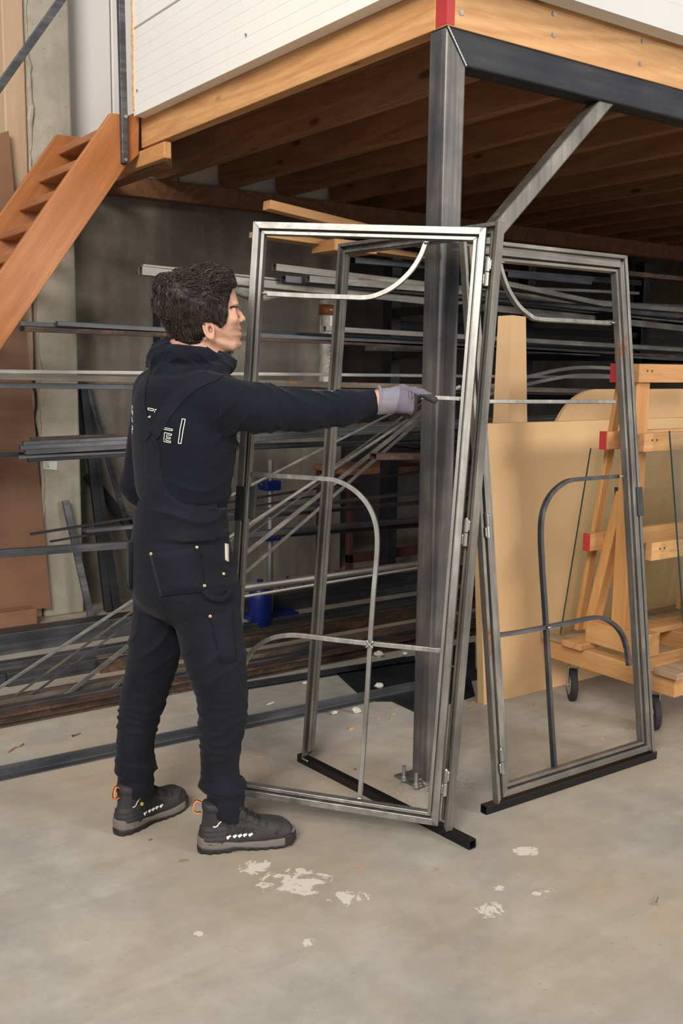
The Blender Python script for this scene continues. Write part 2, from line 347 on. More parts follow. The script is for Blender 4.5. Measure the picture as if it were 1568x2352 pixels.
# stub beam under the stair end
MB().box((A0-.02, 4.68, 2.505), (A0+.02, 5.19, 2.585)).build('trimmer_stub', M['beam_wood'], ce, .006, label='short sawn beam stub at the stair head')
# white sandwich panels above
def ribbed(p0, along, L, z0, z1, out, th, mat, parent, pitch=.052):
    mb = MB(); al_ = V(*along); ou = V(*out); z = z0; prof = [(0, z0)]
    while z < z1-.001:
        z2 = min(z+pitch, z1); prof += [(th, z+.002), (th, z2-.006), (th-.0016, z2-.004)]; z = z2
    prof += [(0, z1)]
    P = [V(*p0)+ou*u+V(0, 0, w) for u, w in prof]
    return mb.prism(P, al_*L).build('wall_panel', mat, parent)
w3 = struct(empty('wall_left', (A0, 2.6, 2.78)))
w4 = struct(empty('wall_front', (A0, 2.6, 2.78)))
OA, OB = .065, .10; M['panel_shaded'] = m_panel('white_panel_shade_tone', (206, 206, 204))  # front panels are white too; their dimmer light is put into this grey
zA = on(500, 176, 0, A0-OA)[2]; zA = (on(325, 258, 0, A0-OA)[2]+on(784, 45, 0, A0-OA)[2])/2; zB = on(1568, 83, 1, B0-OB)[2]
bE = on(303, 0, 0, A0-OA)[1]
for i in range(3):
    ribbed((A0-OA+.06, B0-OB-.005, 0), (0, 1, 0), bE-(B0-OB-.005), zA+i*.42, zA+i*.42+.415, (-1, 0, 0), .06, M['panel'], w3)
    ribbed((A0-OA+.065, B0-OB+.07, 0), (1, 0, 0), 7.2, zB+i*.42, zB+i*.42+.415, (0, -1, 0), .07, M['panel_shaded'], w4, .104)
fo = MB(); z = zA+.03
while z < 4.0:
    h = rnd.uniform(.01, .035); fo.box((A0-OA-.004, bE-.012, z), (A0-OA+.03, bE+.004+rnd.random()*.012, z+h)); z += h
fo.build('foam_core', M['foam_edge'], w3, label='exposed orange foam at the panel end')
for px, py in ((566, 80), (316, 208)):
    q = A(px, py, A0-OA); MB().rod(q+V(-.006, 0, 0), q+V(.002, 0, 0), .006).build('screw', M['galv'], w3)
# ---------------------------------------------------------------- steel portal frame
pf = thing('steel_portal_frame', (A0, B0, 0), 'black steel column with weld-mitred beam and diagonal brace carrying the mezzanine corner', 'steel frame')
D = .09
c_ = MB().prism([(A0, B0, .0), (A0+D, B0, 0), (A0+D, B0, 2.49), (A0, B0, 2.603)], (0, D, 0)).build('column', M['steel_column'], pf, .01, seg=3)
c_ = MB().prism([(A0+.001, B0+.0005, 2.603), (A0+D+.0005, B0+.0005, 2.4905), (9.5, B0+.0005, 2.4905), (9.5, B0+.0005, 2.603)], (0, D, 0)).build('beam', M['beam_steel'], pf, .008, seg=3)
p = B(1397, 217, B0+.045); q = B(1141, 515, B0+.045); d = nrm(q-p)
br = MB().bar(p-d*.02, B(1120, 545, B0+.045)-d*.0+V(-.0,0,0)+d*.14, .06, .06, side=(0, 1, 0)).build('brace', M['steel_mid'], pf, .007, seg=3)
def weld(mb, p, q, r=.0035, n=None):
    p = np.asarray(p, float); q = np.asarray(q, float); L = np.linalg.norm(q-p); n = n or max(3, int(L/(r*1.5)))
    path = [p+(q-p)*i/n for i in range(n+1)]
    mb.tube(path, r, 6, [r*(.75+.35*(i % 2)+.15*rnd.random()) for i in range(n+1)])
wb = MB(); weld(wb, (A0+.004, B0, 2.60), (A0+D, B0, 2.49)); wb.build('weld_bead', M['weld'], pf, smooth=True); wb = MB(); weld(wb, p+V(-.03, -.03, -.0), p+V(.035, -.03, -.004)); wb.build('weld_bead', M['weld'], pf, smooth=True)
gp = G(958, 1814); bp = MB().box((gp[0], gp[1], 0), (A0+D+.03, B0+D+.03, .009)).build('base_plate', M['steel_mid'], pf, .002)
for px, py in ((927, 1792), (955, 1808)):
    q = G(px, py, .009); m_ = MB(); m_.rod(q, q+V(0, 0, .055), .0065, n=12); b_ = m_.build('anchor_bolt', M['galv'], pf)
    m_ = MB(); m_.rod(q, q+V(0, 0, .003), .013, n=16); m_.rod(q+V(0, 0, .003), q+V(0, 0, .015), .0105, n=6); m_.build('nut', M['galv'], b_)
mp2 = Mat('dust_fine', .9).col(s2l((158, 144, 124))).m
du = MB()
for i in range(120):
    x = A0+rnd.gauss(0, .09); y = B0-.06+rnd.gauss(0, .06); r = rnd.uniform(.001, .004)
    if A0-.004 < x and B0-.004 < y: continue
    zz = .009 if (x > A0-.05 and y > B0-.12 and x < A0+.14) else 0
    du.box((x-r, y-r, zz), (x+r, y+r*1.4, zz+r*.8))
tag(du.build('swept_dust', mp2), 'tan grinding dust and crumbs around the column base plate', 'dust', None, 'stuff')
# ---------------------------------------------------------------- staircase
ST = 4.97
sg = thing('staircase', (1.2, ST, 0), 'steep orange-brown wooden staircase with open treads at upper left', 'staircase')
def stringer(b, x0=0.):
    top = [(255, 259), (320, 268), (319, 355), (291, 380)]
    P = [B(x, y, ST) for x, y in top]
    d = nrm(B(0, 818, ST)-B(176, 560, ST)); e = nrm(B(22, 600, ST)-B(255, 259, ST))
    lo = P[3]; up = P[0]
    t1 = (lo[2]-.0)/-d[2]; t2 = (up[2]-.06)/-e[2]
    P += [lo+d*t1, up+d*t2]
    P = [V(v[0]+x0, b, max(v[2], 0)) for v in P]
    return MB().prism(P, (0, .04, 0)).build('stringer', M['stair'], sg, .004)
stringer(ST); 
far = stringer(ST+.64, -.05)
t0 = B(236, 290, ST); t1 = B(188, 357, ST); t2 = B(36, 578, ST)
step = (t2-t0)/4.; step[1] = 0
for i in range(-0, 13):
    q = t0+step*i
    if q[2] < .12: break
    MB().box((q[0], ST+.035, q[2]-.038), (q[0]+.20, ST+.645, q[2])).build('tread', M['stair_tread'], sg, .006)
po0 = B(277, -60, ST-.02); po1 = B(287, 376, ST-.02)
hp = MB().bar(V(po1[0], ST-.016, po1[2]), V(po1[0]-.012, ST-.016, po1[2]+1.6), .034, .03, side=(1, 0, 0)).build('handrail_post', M['steel_dark'], sg, .003)
for py in (268, 367):
    q = B(288, py, ST-.03); MB().rod(q+V(0, -.007, 0), q+V(0, .002, 0), .009, n=10).build('bolt', M['galv'], hp)
r0 = B(-60, 282, ST-.03); r1 = B(150, -14, ST-.03); dr = nrm(r1-r0)
MB().bar(r0-dr*.8, r1+dr*.5, .03, .036, side=(0, 1, 0)).build('handrail', M['steel_dark'], sg, .003)
# ---------------------------------------------------------------- brown board leaning at the far left
bq = [B(-60, 520, 5.672), B(60, 560, 5.672), B(117, 1396, 5.66), B(-60, 1410, 5.66)]
tag(MB().prism([bq[0]+V(-.3, 0, .3), B(20, 300, 5.675), bq[2], bq[3]+V(-.3, 0, 0)], (0, .02, 0)).build('brown_board', M['corten']), 'large dull brown board standing against the concrete pillar', 'board')
tag(MB().bar(V(.9, 5.60, .055), V(B(78, 1400, 5.6)[0], 5.60, .055), .11, .09, side=(0, 1, 0)).build('timber_block', M['corten'], None, .005), 'dark timber bearer under the brown board', 'timber')
q = [B(100, 1059, 5.693), B(132, 1060, 5.693), B(131, 1080, 5.693), B(100, 1077, 5.693)]
pt = tag(MB().prism(q, (0, .004, 0)).build('paper_note', M['paper']), 'small white paper note on the concrete pillar', 'note')
sc_ = MB()
for i in range(4):
    p0 = q[0]+(q[3]-q[0])*(.2+.2*i)+(q[1]-q[0])*.05+V(0, -.0012, 0)
    for k in range(6):
        s0 = p0+(q[1]-q[0])*.06*k; s1 = s0+(q[1]-q[0])*.045+V(0, 0, rnd.uniform(-.006, .006)); sc_.bar(s0, s1, .002, .001, side=(0, 0, 1))
sc_.build('scribble', M['black'], pt)

# ---------------------------------------------------------------- welded steel door frames
class Plane:
    """local frame of a leaning rectangle: u along the bottom, v up the slope, n towards the viewer"""
    def __init__(s, bl, br, tl, w=None):
        s.o = V(*bl); s.u = nrm(V(*br)-s.o); s.v = V(*tl)-s.o; s.h = float(np.linalg.norm(s.v)); s.v = nrm(s.v-s.u*np.dot(s.u, s.v)); s.w = float(np.linalg.norm(V(*br)-s.o))
        s.n = nrm(np.cross(s.u, s.v)); 
        if np.dot(s.n, CP-s.o) < 0: s.n = -s.n
    def P(s, u, v, n=0.): return s.o+s.u*u+s.v*v+s.n*n
    def px(s, x, y, n=0.):
        d = ray(x, y); o = s.o+s.n*n; t = np.dot(o-CP, s.n)/np.dot(d, s.n); q = CP+d*t-s.o; return np.dot(q, s.u), np.dot(q, s.v)
    def bar(s, mb, u0, v0, u1, v1, n0, n1):      # box in plane coordinates
        pts = [s.P(u0, v0, n0), s.P(u1, v0, n0), s.P(u1, v1, n0), s.P(u0, v1, n0)]; return mb.prism(pts, s.n*(n1-n0))
    def mitre(s, mb, u0, v0, u1, v1, w, n0, n1, sides='lrtb'):   # rectangle ring with mitred corners, one call = whole ring piecewise
        O = [(u0, v0), (u1, v0), (u1, v1), (u0, v1)]; I = [(u0+w, v0+w), (u1-w, v0+w), (u1-w, v1-w), (u0+w, v1-w)]
        q = {'b': (0, 1), 'r': (1, 2), 't': (2, 3), 'l': (3, 0)}
        for k in sides:
            i, j = q[k]; mb.prism([s.P(*O[i], n0), s.P(*O[j], n0), s.P(*I[j], n0), s.P(*I[i], n0)], s.n*(n1-n0))
def ring_parts(pl, parent, u0, v0, u1, v1, prof, mats, sides='lrtb'):
    """prof = list of (inset, width, n0, n1); every side its own part"""
    nm = {'l': 'stile', 'r': 'stile', 't': 'top_rail', 'b': 'bottom_rail'}; out = {}
    for k in sides:
        mb = MB()
        for ins, w, n0, n1 in prof: pl.mitre(mb, u0+ins, v0+ins, u1-ins, v1-ins, w, n0, n1, k)
        out[k] = mb.build(nm[k], mats[0] if k in 'lr' else mats[1], parent, .0012, seg=2)
    return out
PL = [(0, .012, 0, .030), (.0118, .014, 0, .010), (.0256, .008, 0, .024), (.0334, .005, 0, .015)]       # outer frame: lip, channel, ribs
PA = [(0, .021, -.02, .018), (.0208, .006, -.02, -.006), (.0265, .011, -.02, .010)]                  # leaf: box, rebate, bead
def holes(pl, parent, u, vs, n):
    for v in vs:
        mb = MB(); mb.rod(pl.P(u, v, n), pl.P(u, v, n+.0012), .0065, n=14, hollow=.0015); h = mb.build('hole_rim', M['galv'], parent)
        MB().rod(pl.P(u, v, n-.002), pl.P(u, v, n+.0006), .0052, n=12).build('screw_hole', M['black'], parent)
def hinge(parent, p, up, side, L=.085, r=.008):
    up = nrm(up); mb = MB(); mb.rod(p-up*L*.5, p-up*.001, r, n=14); h = mb.build('hinge', M['steel_bright'], parent, .001)
    MB().rod(p+up*.001, p+up*L*.5, r, n=14).build('hinge_barrel', M['steel_bright'], h, .001)
    MB().rod(p+up*L*.5, p+up*(L*.5+.004), r*.6, r*.3, n=10).build('hinge_pin', M['galv'], h)
    for s_ in (1, -1):
        wbm = MB(); off = nrm(side)*r*1.05*s_
        weld(wbm, p+off+up*(.006 if s_ > 0 else -L*.45), p+off+up*(L*.45 if s_ > 0 else -.006), .0032); wbm.build('weld_bead', M['weld'], h, smooth=True)
def muntin(pl, parent, pix, n0, n1, w=.0145, curve=True, name='glazing_bar', mat='steel_bright'):
    P = [pl.P(*pl.px(x, y, n1), n0) for x, y in pix]
    P = catmull(P, 8) if curve else P
    return MB().sweep(P, w, n1-n0, pl.n).build(name, M[mat], parent, .0008)
def basebar(p, q, ext0, ext1, parent, s_=.03):
    p = np.asarray(p, float); q = np.asarray(q, float); d = nrm(q-p); mb = MB(); mb.bar(p-d*ext0, q+d*ext1, s_, s_, side=(0, 0, 1), hollow=.003); return mb.build('base_bar', M['black_bar'], parent, .002)
M['black_bar'] = m_plain('black_tube', (20, 20, 22), .42, .3)

# ---- frame B with the leaf that stands open (pieces of the pair are hinged: one thing)
fB = thing('door_frame', (2.03, 2.62, 0), 'left bare steel door frame whose arched leaf stands open towards the worker', 'door frame', None)
pB = Plane((2.002, 3.005, .03), (2.052, 2.238, .032), (2.152, 3.038, 1.934))
ring_parts(pB, fB, 0, 0, pB.w, pB.h, PL, (M['steel_mid'], M['steel_midx']), 'lrt')
holes(pB, fB, .0188, [pB.px(831, 640)[1], pB.px(752, 1151)[1], pB.px(712, 1692)[1]], .010)
basebar((2.0, 3.005, .0155), (2.055, 2.238, .0155), .045, .085, fB)
bb = MB(); weld(bb, pB.P(.002, .0, .03), pB.P(.04, 0, .03), .003); bb.build('weld_bead', M['weld'], fB, smooth=True)
tA = np.radians(4.5)
upA = nrm(V(2.162-2.015, 2.288-2.266, 1.919-.05))
pA = Plane((1.525, 2.818, .082), (2.015, 2.266, .05), (1.672, 2.841, 1.951))
lf = MB()  # leaf is a part; its pieces are sub-parts
leaf = lf.bar(pA.P(pA.w-.0105, 0, -.001), pA.P(pA.w-.0105, pA.h, -.001), .021, .038, side=pA.u).build('door_leaf', M['steel_bright'], fB, .0012)
def leaf_ring(pl, leaf, prof, mats):
    nm = {'l': 'stile', 'r': 'stile', 't': 'top_rail', 'b': 'bottom_rail'}
    for k in 'ltb':
        mb = MB()
        for ins, w, n0, n1 in prof: pl.mitre(mb, ins, ins, pl.w-ins, pl.h-ins, w, n0, n1, k)
        mb.build(nm[k], mats[0] if k in 'lr' else mats[1], leaf, .0012)
    mb = MB()
    for ins, w, n0, n1 in prof[1:]: pl.mitre(mb, ins, ins, pl.w-ins, pl.h-ins, w, n0, n1, 'r')
    mb.build('glass_rebate', mats[0], leaf, .001)
leaf_ring(pA, leaf, PA, (M['steel_bright'], M['steel_brightx']))
N0, N1 = -.012, .004
muntin(pA, leaf, [(604, 673), (700, 678), (790, 681), (838, 682), (872, 673), (905, 655), (938, 625), (962, 590), (976, 556)], N0, N1)
muntin(pA, leaf, [(600, 894), (1062, 916)], N0, N1, curve=False, w=.012)
muntin(pA, leaf, [(577, 1090), (660, 1095), (740, 1100), (772, 1105), (808, 1124), (838, 1154), (857, 1192), (864, 1235), (862, 1290), (855, 1370), (848, 1470), (838, 1640), (824, 1836)], N0, N1)
muntin(pA, leaf, [(1016, 1497), (930, 1488), (848, 1480), (765, 1471), (700, 1463), (660, 1461), (620, 1468), (590, 1485), (567, 1510), (545, 1560)], N0, N1)
for q in ((848, 1480),):
    c0 = pA.P(*pA.px(*q, N1), N1)
    mb = MB()
    for s1, s2 in ((1, 1), (1, -1)): weld(mb, c0-pA.u*.012*s1-pA.v*.012*s2, c0+pA.u*.012*s1+pA.v*.012*s2, .0035)
    mb.build('weld_bead', M['weld'], leaf, smooth=True)
for q in ((978, 556), (824, 1834), (1060, 916), (1014, 1497), (606, 673)):
    c0 = pA.P(*pA.px(*q, N1), N1); mb = MB(); weld(mb, c0-pA.u*.008, c0+pA.u*.008, .003); mb.build('weld_bead', M['weld'], leaf, smooth=True)
# lock case on the free stile
l0 = pA.px(547, 1118); l1 = pA.px(589, 1195)
lb = MB(); pA.bar(lb, -.002, l1[1]-.004, .031, l0[1]+.004, -.022, .021); lock = lb.build('lock_case', M['steel_darkz'], leaf, .0015)
lb = MB(); pA.bar(lb, .033, l1[1]+.004, .058, l0[1]+.004, -.020, -.002); lb.build('lock_flap', M['steel_darkz'], leaf, .0015)
upB = pB.v
for px_, py_ in ((1112, 626), (1066, 1222), (1020, 1795)):
    u_, v_ = pA.px(px_, py_)
    hinge(fB, pA.P(pA.w+.012, v_, .012), upA, pA.u)

# ---- frame C with its closed leaf
fC = thing('door_frame', (2.72, 2.31, 0), 'right bare steel door frame with closed arched leaf in front of the fibreboard', 'door frame', None)
pC = Plane((2.303, 2.314, .03), (3.133, 2.306, .03), (2.306, 2.576, 1.927))
PC = [(0, .014, 0, .026), (.0138, .010, 0, .008)]
ring_parts(pC, fC, 0, 0, pC.w, pC.h, PC, (M['steel_mid'], M['steel_midx']), 'lrt')
basebar((2.303, 2.318, .0155), (3.133, 2.31, .0155), .04, .03, fC)
li = .027
class Sub: pass
pD = Plane(pC.P(li, .018, .006), pC.P(pC.w-.020, .018, .006), pC.P(li, pC.h-.026, .006))
PD = [(0, .022, -.018, .018), (.0218, .006, -.018, -.006), (.0275, .011, -.018, .010)]
leafC = MB().bar(pD.P(pD.w-.011, 0, 0), pD.P(pD.w-.011, pD.h, 0), .022, .036, side=pD.u).build('door_leaf', M['steel_mid'], fC, .0012)
leaf_ring(pD, leafC, PD, (M['steel_mid'], M['steel_midx']))
K0, K1 = -.012, .006
muntin(pD, leafC, [(1408, 741), (1330, 736), (1245, 731), (1222, 722), (1197, 700), (1175, 665), (1160, 625), (1154, 600)], K0, K1)
muntin(pD, leafC, [(1122, 921), (1418, 922)], K0, K1, curve=False, w=.013)
muntin(pD, leafC, [(1427, 1094), (1370, 1098), (1318, 1103), (1290, 1118), (1268, 1143), (1254, 1178), (1250, 1225), (1253, 1300), (1262, 1440), (1270, 1590), (1281, 1768)], K0, K1, mat='steel_darkz')
muntin(pD, leafC, [(1145, 1461), (1205, 1452), (1262, 1441), (1325, 1429), (1375, 1419), (1402, 1425), (1425, 1442), (1440, 1466), (1449, 1500), (1452, 1530)], K0, K1, mat='steel_dark')
for q in ((1262, 1441), (1281, 1766), (1427, 1094), (1409, 741), (1154, 602)):
    c0 = pD.P(*pD.px(*q, K1), K1); mb = MB(); weld(mb, c0-pD.u*.01, c0+pD.u*.01, .0035); mb.build('weld_bead', M['weld'], leafC, smooth=True)
l0 = pC.px(1445, 1120); l1 = pC.px(1462, 1184)
lb = MB(); pC.bar(lb, pC.w-.026, l1[1], pC.w+.004, l0[1], -.012, .032); lb.build('lock_case', M['steel_darkz'], fC, .0015)
for px_, py_ in ((1073, 665), (1106, 1207), (1141, 1744)):
    u_, v_ = pC.px(px_, py_); hinge(fC, pC.P(.022, v_, .032), pC.v, pC.u)

# ---------------------------------------------------------------- fibreboards and the rounded board
b1 = G(1111, 1619); b2 = G(1300, 1585)
lean = .11
def sheet(name, x0, x1, y, z1, th, label, lean=.1, mat='mdf', z0=0.):
    P = [(x0, y, z0), (x1, y, z0), (x1, y+lean, z1), (x0, y+lean, z1)]
    mb = MB(); mb.prism(P, (0, th, 0)); mb.mi = [0]*2+[1]*4; return tag(mb.build(name, [M[mat], M['mdf_edge']]), label, 'board')
yb = b1[1]; 
xr = b1[0]; top = on(1118, 973, 1, yb+lean)
sheet('fibreboard', xr, xr+2.3, yb, top[2], .04, 'large tan fibreboard sheet leaning upright behind the right steel door frame')
q0 = B(1163, 990, yb+.16); q1 = B(1222, 990, yb+.16); q2 = B(1215, 727, yb+.2); q3 = B(1177, 727, yb+.2)
x0 = B(1160, 1100, yb+.16)[0]; zt = q2[2]
mb = MB(); P = [V(x0-.02, yb+.16, 0), V(B(1226, 1200, yb+.16)[0]+.02, yb+.16, 0), V(q2[0], yb+.22, q2[2]), V(q3[0]+.02, yb+.22, q2[2]+.004)]
mb.rings([[P[0]+V(-.0, .0, 0), P[1], P[1]+V(0, .05, 0), P[0]+V(-.05, .05, 0)], [P[3], P[2], P[2]+V(0, .05, 0), P[3]+V(-.045, .05, -.004)]])
tag(mb.build('fibreboard_offcut', M['mdf'], None, .002), 'tall tapered fibreboard offcut standing behind the large sheet', 'board')
# round-cornered board
cc = B(1395, 1060, yb+.12); rr = abs(cc[2]-B(1395, 895, yb+.12)[2])
P = [V(cc[0]+rr*math.cos(t)*1.0, yb+.085, cc[2]+rr*math.sin(t)) for t in np.linspace(math.pi, math.pi/2, 14)]
P = [V(P[0][0], yb+.085, .0)]+P+[V(P[-1][0]+1.9, yb+.085, P[-1][2]), V(P[-1][0]+1.9, yb+.085, .0)]
P = [v+V(0, .02+.1*(v[2]/1.4), 0) for v in P]
tag(MB().prism(P, (0, .02, 0)).build('rounded_fibreboard', M['mdf']), 'fibreboard with a rounded top corner behind the wooden trolley', 'board')

# ---------------------------------------------------------------- glass trolley with timber A frame
tr = thing('glass_trolley', (3.9, 2.72, 0), 'wooden A-frame glass trolley on swivel castors at the right edge', 'trolley')
w1 = G(1312, 1608); w2 = G(1522, 1667)
XT = w1[0]-.06; YN, YF = 2.37, 3.06
def caster(x, y, yaw=0.):
    mb = MB(); R_ = .074; w_ = .03; ca, sa = math.cos(yaw), math.sin(yaw); ax = V(-sa, ca, 0); c0 = V(x, y, R_)
    mb.rod(c0-ax*w_/2, c0+ax*w_/2, R_, n=36); wl_ = mb.build('wheel', M['rubber'], tr, .006)
    mb = MB()
    mb.rod(c0-ax*(w_/2+.002), c0+ax*(w_/2+.002), R_*.62, n=28); mb.build('hub', M['galv'], wl_, .002)
    mb = MB(); mb.rod(c0-ax*(w_/2+.010), c0+ax*(w_/2+.010), .010, n=12); mb.build('axle', M['galv'], wl_)
    mb = MB(); f = V(ca, sa, 0)
    for s_ in (-1, 1):
        e = ax*s_*(w_/2+.005)
        mb.prism([c0+e-f*.016-V(0, 0, .014), c0+e+f*.016-V(0, 0, .014), c0+e+f*.055+V(0, 0, R_+.024), c0+e-f*.01+V(0, 0, R_+.024)], ax*.003*s_)
    mb.box((x-.02, y-.042, 2*R_+.018), (x+.065, y+.042, 2*R_+.026)); mb.rod((x+.02, y, 2*R_+.024), (x+.02, y, 2*R_+.04), .03, n=16)
    mb.build('fork', M['galv'], tr)
    return 2*R_+.04
ang = .25
for y in (w1[1], w2[1]):
    for x in (w1[0], w1[0]+1.2): hz = caster(x, y, .9 if y == w1[1] else 1.0)
zb = hz
for x in (XT+.0, XT+.62, XT+1.25): MB().box((x, YN, zb), (x+.065, YF+.02, zb+.085)).build('cross_beam', M['piney'], tr, .004)
for i, (y0_, y1_) in enumerate(((YN-.03, YN+.085), (YN+.09, YN+.2), (YF-.22, YF-.11), (YF-.1, YF+.04))):
    MB().box((XT-.03+.02*(i % 2), y0_, zb+.085), (XT+1.5, y1_, zb+.113)).build('plank', M['old_wood'] if i in (0, 3) else M['pine'], tr, .003)
zp = zb+.113
ym = YF-.36
for x in (XT+.03, XT+.75): MB().box((x, ym-.15, zp), (x+.1, ym+.17, zp+.10)).build('block', M['piney'], tr, .004)
zt2 = B(1440, 832, ym)[2]
for x in (XT+.04, XT+.78):
    MB().box((x, ym-.03, zp+.09), (x+.085, ym+.04, zt2-.05)).build('post', M['pinez'], tr, .004)
    MB().bar(V(x+.04, YF-.11, zp+.03), V(x+.04, ym+.075, zt2-.02), .042, .022, side=(1, 0, 0)).build('leaning_slat', M['pinez'], tr, .003)
    MB().bar(V(x+.05, ym+.19, zp+.04), V(x+.05, ym+.045, zt2-.55), .06, .045, side=(1, 0, 0)).build('strut', M['pinez'], tr, .003)
zs = [B(1440, 857, ym-.06)[2], B(1470, 1012, ym)[2], B(1500, 1243, ym)[2]]
for k, z in enumerate(zs):
    t = (zt2-z)/(zt2-zp)
    for sgn, ye in ((1, YF-.13), (-1, YN+.08)):
        y = (ym+sgn*.03)*(1-t)+ye*t-sgn*.03*t
        if sgn < 0 and k == 2: y = y+.0
        rl = MB().box((XT-.03 if sgn > 0 else XT+.02, y-.017, z-.038), (XT+1.4, y+.017, z+.038)).build('rail', M['pine'], tr, .003)
        if sgn > 0: MB().box((XT-.032, y-.0175, z-.0385), (XT-.026, y+.0175, z+.0385)).build('red_end', M['red_paint'], rl)
        for xx in (.05, .08):
            MB().rod((XT+xx+.02, y-.019, z+.01), (XT+xx+.02, y-.016, z+.01), .004, n=8).build('nail', M['black'], rl)
    if k < 2: MB().box((XT+.03, ym-.05, z-.03), (XT+.12, ym-.03, z+.03)).build('cleat', M['pine'], tr, .002)
# two panes leaning on the near side
def pane(xa, th, yb_, yt, z0, z1, L, label):
    P = [(xa, yb_, z0), (xa+L, yb_, z0), (xa+L, yt, z1), (xa, yt, z1)]
    root = MB().prism(P, (0, th, 0)).build('glass_sheet', M['glass']); tag(root, label, 'glass pane')
    MB().bar(V(xa-.0015, yb_+th/2, z0), V(xa-.0015, yt+th/2, z1), .002, th*.98, side=(1, 0, 0)).build('glass_edge', M['glass_edge'], root)
    return root
g1 = pane(XT+.10, .006, YN+.02, ym-.16, zp+.012, B(1482, 992, ym-.16)[2], 1.2, 'clear glass sheet with dark green edge leaning on the near side of the trolley')
g2 = pane(XT-.005, .006, YF-.082, ym+.155, zp+.012, B(1411, 1030, ym+.1)[2], 1.2, 'clear glass sheet leaning on the far side of the trolley frame')
def stick(pn, px0, px1, x, y, mat, name, label=None):
    pass
yl = ym+.12
def sticker(root, pts, yfun, mat, name):
    P = [B(x, y, yfun) for x, y in pts]; return MB().prism(P, (0, .0015, 0)).build(name, M[mat], root)
sticker(g2, [(1411, 1119), (1422, 1119), (1425, 1186), (1414, 1187)], yl, 'black', 'black_label')
sticker(g2, [(1418, 1188), (1432, 1188), (1433, 1213), (1421, 1213)], yl, 'paper', 'white_label')
sticker(g1, [(1462, 1139), (1467, 1139), (1474, 1205), (1465, 1206)], YN+.17, 'paper', 'white_label')
fm = G(1540, 1500, zp)
def blob(name, c0, r, mat, label, cat, sq=(1, 1, 1), sub=2, amp=.25, group=None):
    bm = bmesh.new(); bmesh.ops.create_icosphere(bm, subdivisions=sub, radius=1)
    for v in bm.verts:
        k = 1+amp*(rnd.random()-.5)*2; v.co = Vector((v.co.x*r*sq[0]*k, v.co.y*r*sq[1]*k, v.co.z*r*sq[2]*k))
    zm = min(v.co.z for v in bm.verts)
    for v in bm.verts: v.co.z -= zm
    me = bpy.data.meshes.new(name); bm.to_mesh(me); bm.free(); me.materials.append(M[mat]); o = bpy.data.objects.new(name, me); COL.objects.link(o); o.location = c0; o['_w'] = list(c0)
    if cat: tag(o, label, cat, group)
    return o
blob('foam_lump', (fm[0], YN+.045, zp), .05, 'white_foam', 'crumbly white foam lump on the trolley planks by the right edge', 'foam', (1.6, .7, .5), 3, .12)

# ---------------------------------------------------------------- cantilever rack and its stock
rk = thing('cantilever_rack', (5, 5.1, 0), 'dark steel cantilever rack holding the steel stock under the mezzanine', 'rack')
def upright(x, h, mat='steel_black'):
    MB().box((x-.04, 5.22, 0), (x+.04, 5.32, h)).build('upright', M[mat], rk, .004)
ups = [2.50, 4.15, 5.4, 6.7, 8.0]
for x in ups: upright(x, 1.93 if x < 3 else 2.35)
TUBES = []
def tube_item(x0, y0, x1, y1, b, w, h, mat, label, aend=7.0, hollow=.004, name='steel_tube', zoff=0, rodr=0, group=None, astart=None, cat='tube', side=None):
    """stock bar: both picture points lie on the vertical plane y=b; the bar runs on to x=aend"""
    p = B(x0, y0, b); q = B(x1, y1, b); d = (q-p)/(q[0]-p[0])
    if astart is not None: p = p+d*(astart-p[0])
    e = p+d*(aend-p[0]); p = p+V(0, 0, zoff); e = e+V(0, 0, zoff)
    mb = MB()
    if rodr: mb.rod(p, e, rodr, n=16, hollow=hollow)
    else: mb.bar(p, e, w, h, side=(0, 1, 0), hollow=hollow)
    o = mb.build(name, M[mat], None, .0015 if not rodr else 0, smooth=bool(rodr)); tag(o, label, cat, group); TUBES.append((p, e, h)); return o
T = tube_item
# level 1 (top)
T(322, 622, 585, 650, 4.62, .045, .042, 'steel_mid_x' if 0 else 'steel_midx', 'grey square tube reaching furthest left behind the curly hair, top shelf', 6.8)
T(326, 613, 585, 640, 4.62, .03, .012, 'steel_midx', 'thin grey flat profile lying on the square tube above the hair', 6.8, 0, zoff=.008, name='flat_bar', cat='bar')
T(629, 616, 800, 636, 4.60, .045, .038, 'steel_midx', 'uppermost grey square tube with open end left of the inner frame stile', 6.6, zoff=.004)
T(650, 641, 800, 655, 4.56, .05, .036, 'steel_dark', 'square tube with slanted mitre-cut end on the top shelf', 6.2)
T(706, 641, 900, 657, 4.50, .04, .036, 'steel_midx', 'short-set box tube in front of the mitre-cut tube', 6.4)
T(810, 598, 960, 610, 4.75, .05, .035, 'steel_dark', 'dark box tube at the back of the top shelf beside the column', 6.0)
T(600, 652, 960, 682, 4.66, .05, .02, 'steel_darkz', 'dark channel under the mitre-cut tube on the top shelf', 6.5, 0, name='steel_channel', cat='channel')
# level 2
T(45, 743, 390, 760, 4.58, .03, .020, 'steel_dark', 'blue-grey channel with far left end below the stair stringer', 5.6, 0, name='steel_channel', cat='channel')
T(130, 743, 390, 758, 4.555, .03, .022, 'steel_dark', 'blue-grey tube lying against the channel, its end a little further right', 6.9)
T(46, 755, 390, 768, 4.60, .022, .022, 'steel_black', 'small dark square tube peeping out behind the brown rusty one', 5.8)
T(57, 756, 390, 770, 4.555, .03, .022, 'steel_brown', 'brown rusty square tube with open end below the stair stringer', 6.9)
T(745, 755, 950, 767, 4.45, .03, .028, 'steel_midx', 'square tube with open black end in front of the plastic-wrapped roll', 6.4)
T(590, 764, 950, 780, 4.66, .05, .022, 'steel_black', 'black bar lying low on the second shelf', 6.6, 0, name='steel_bar', cat='bar')
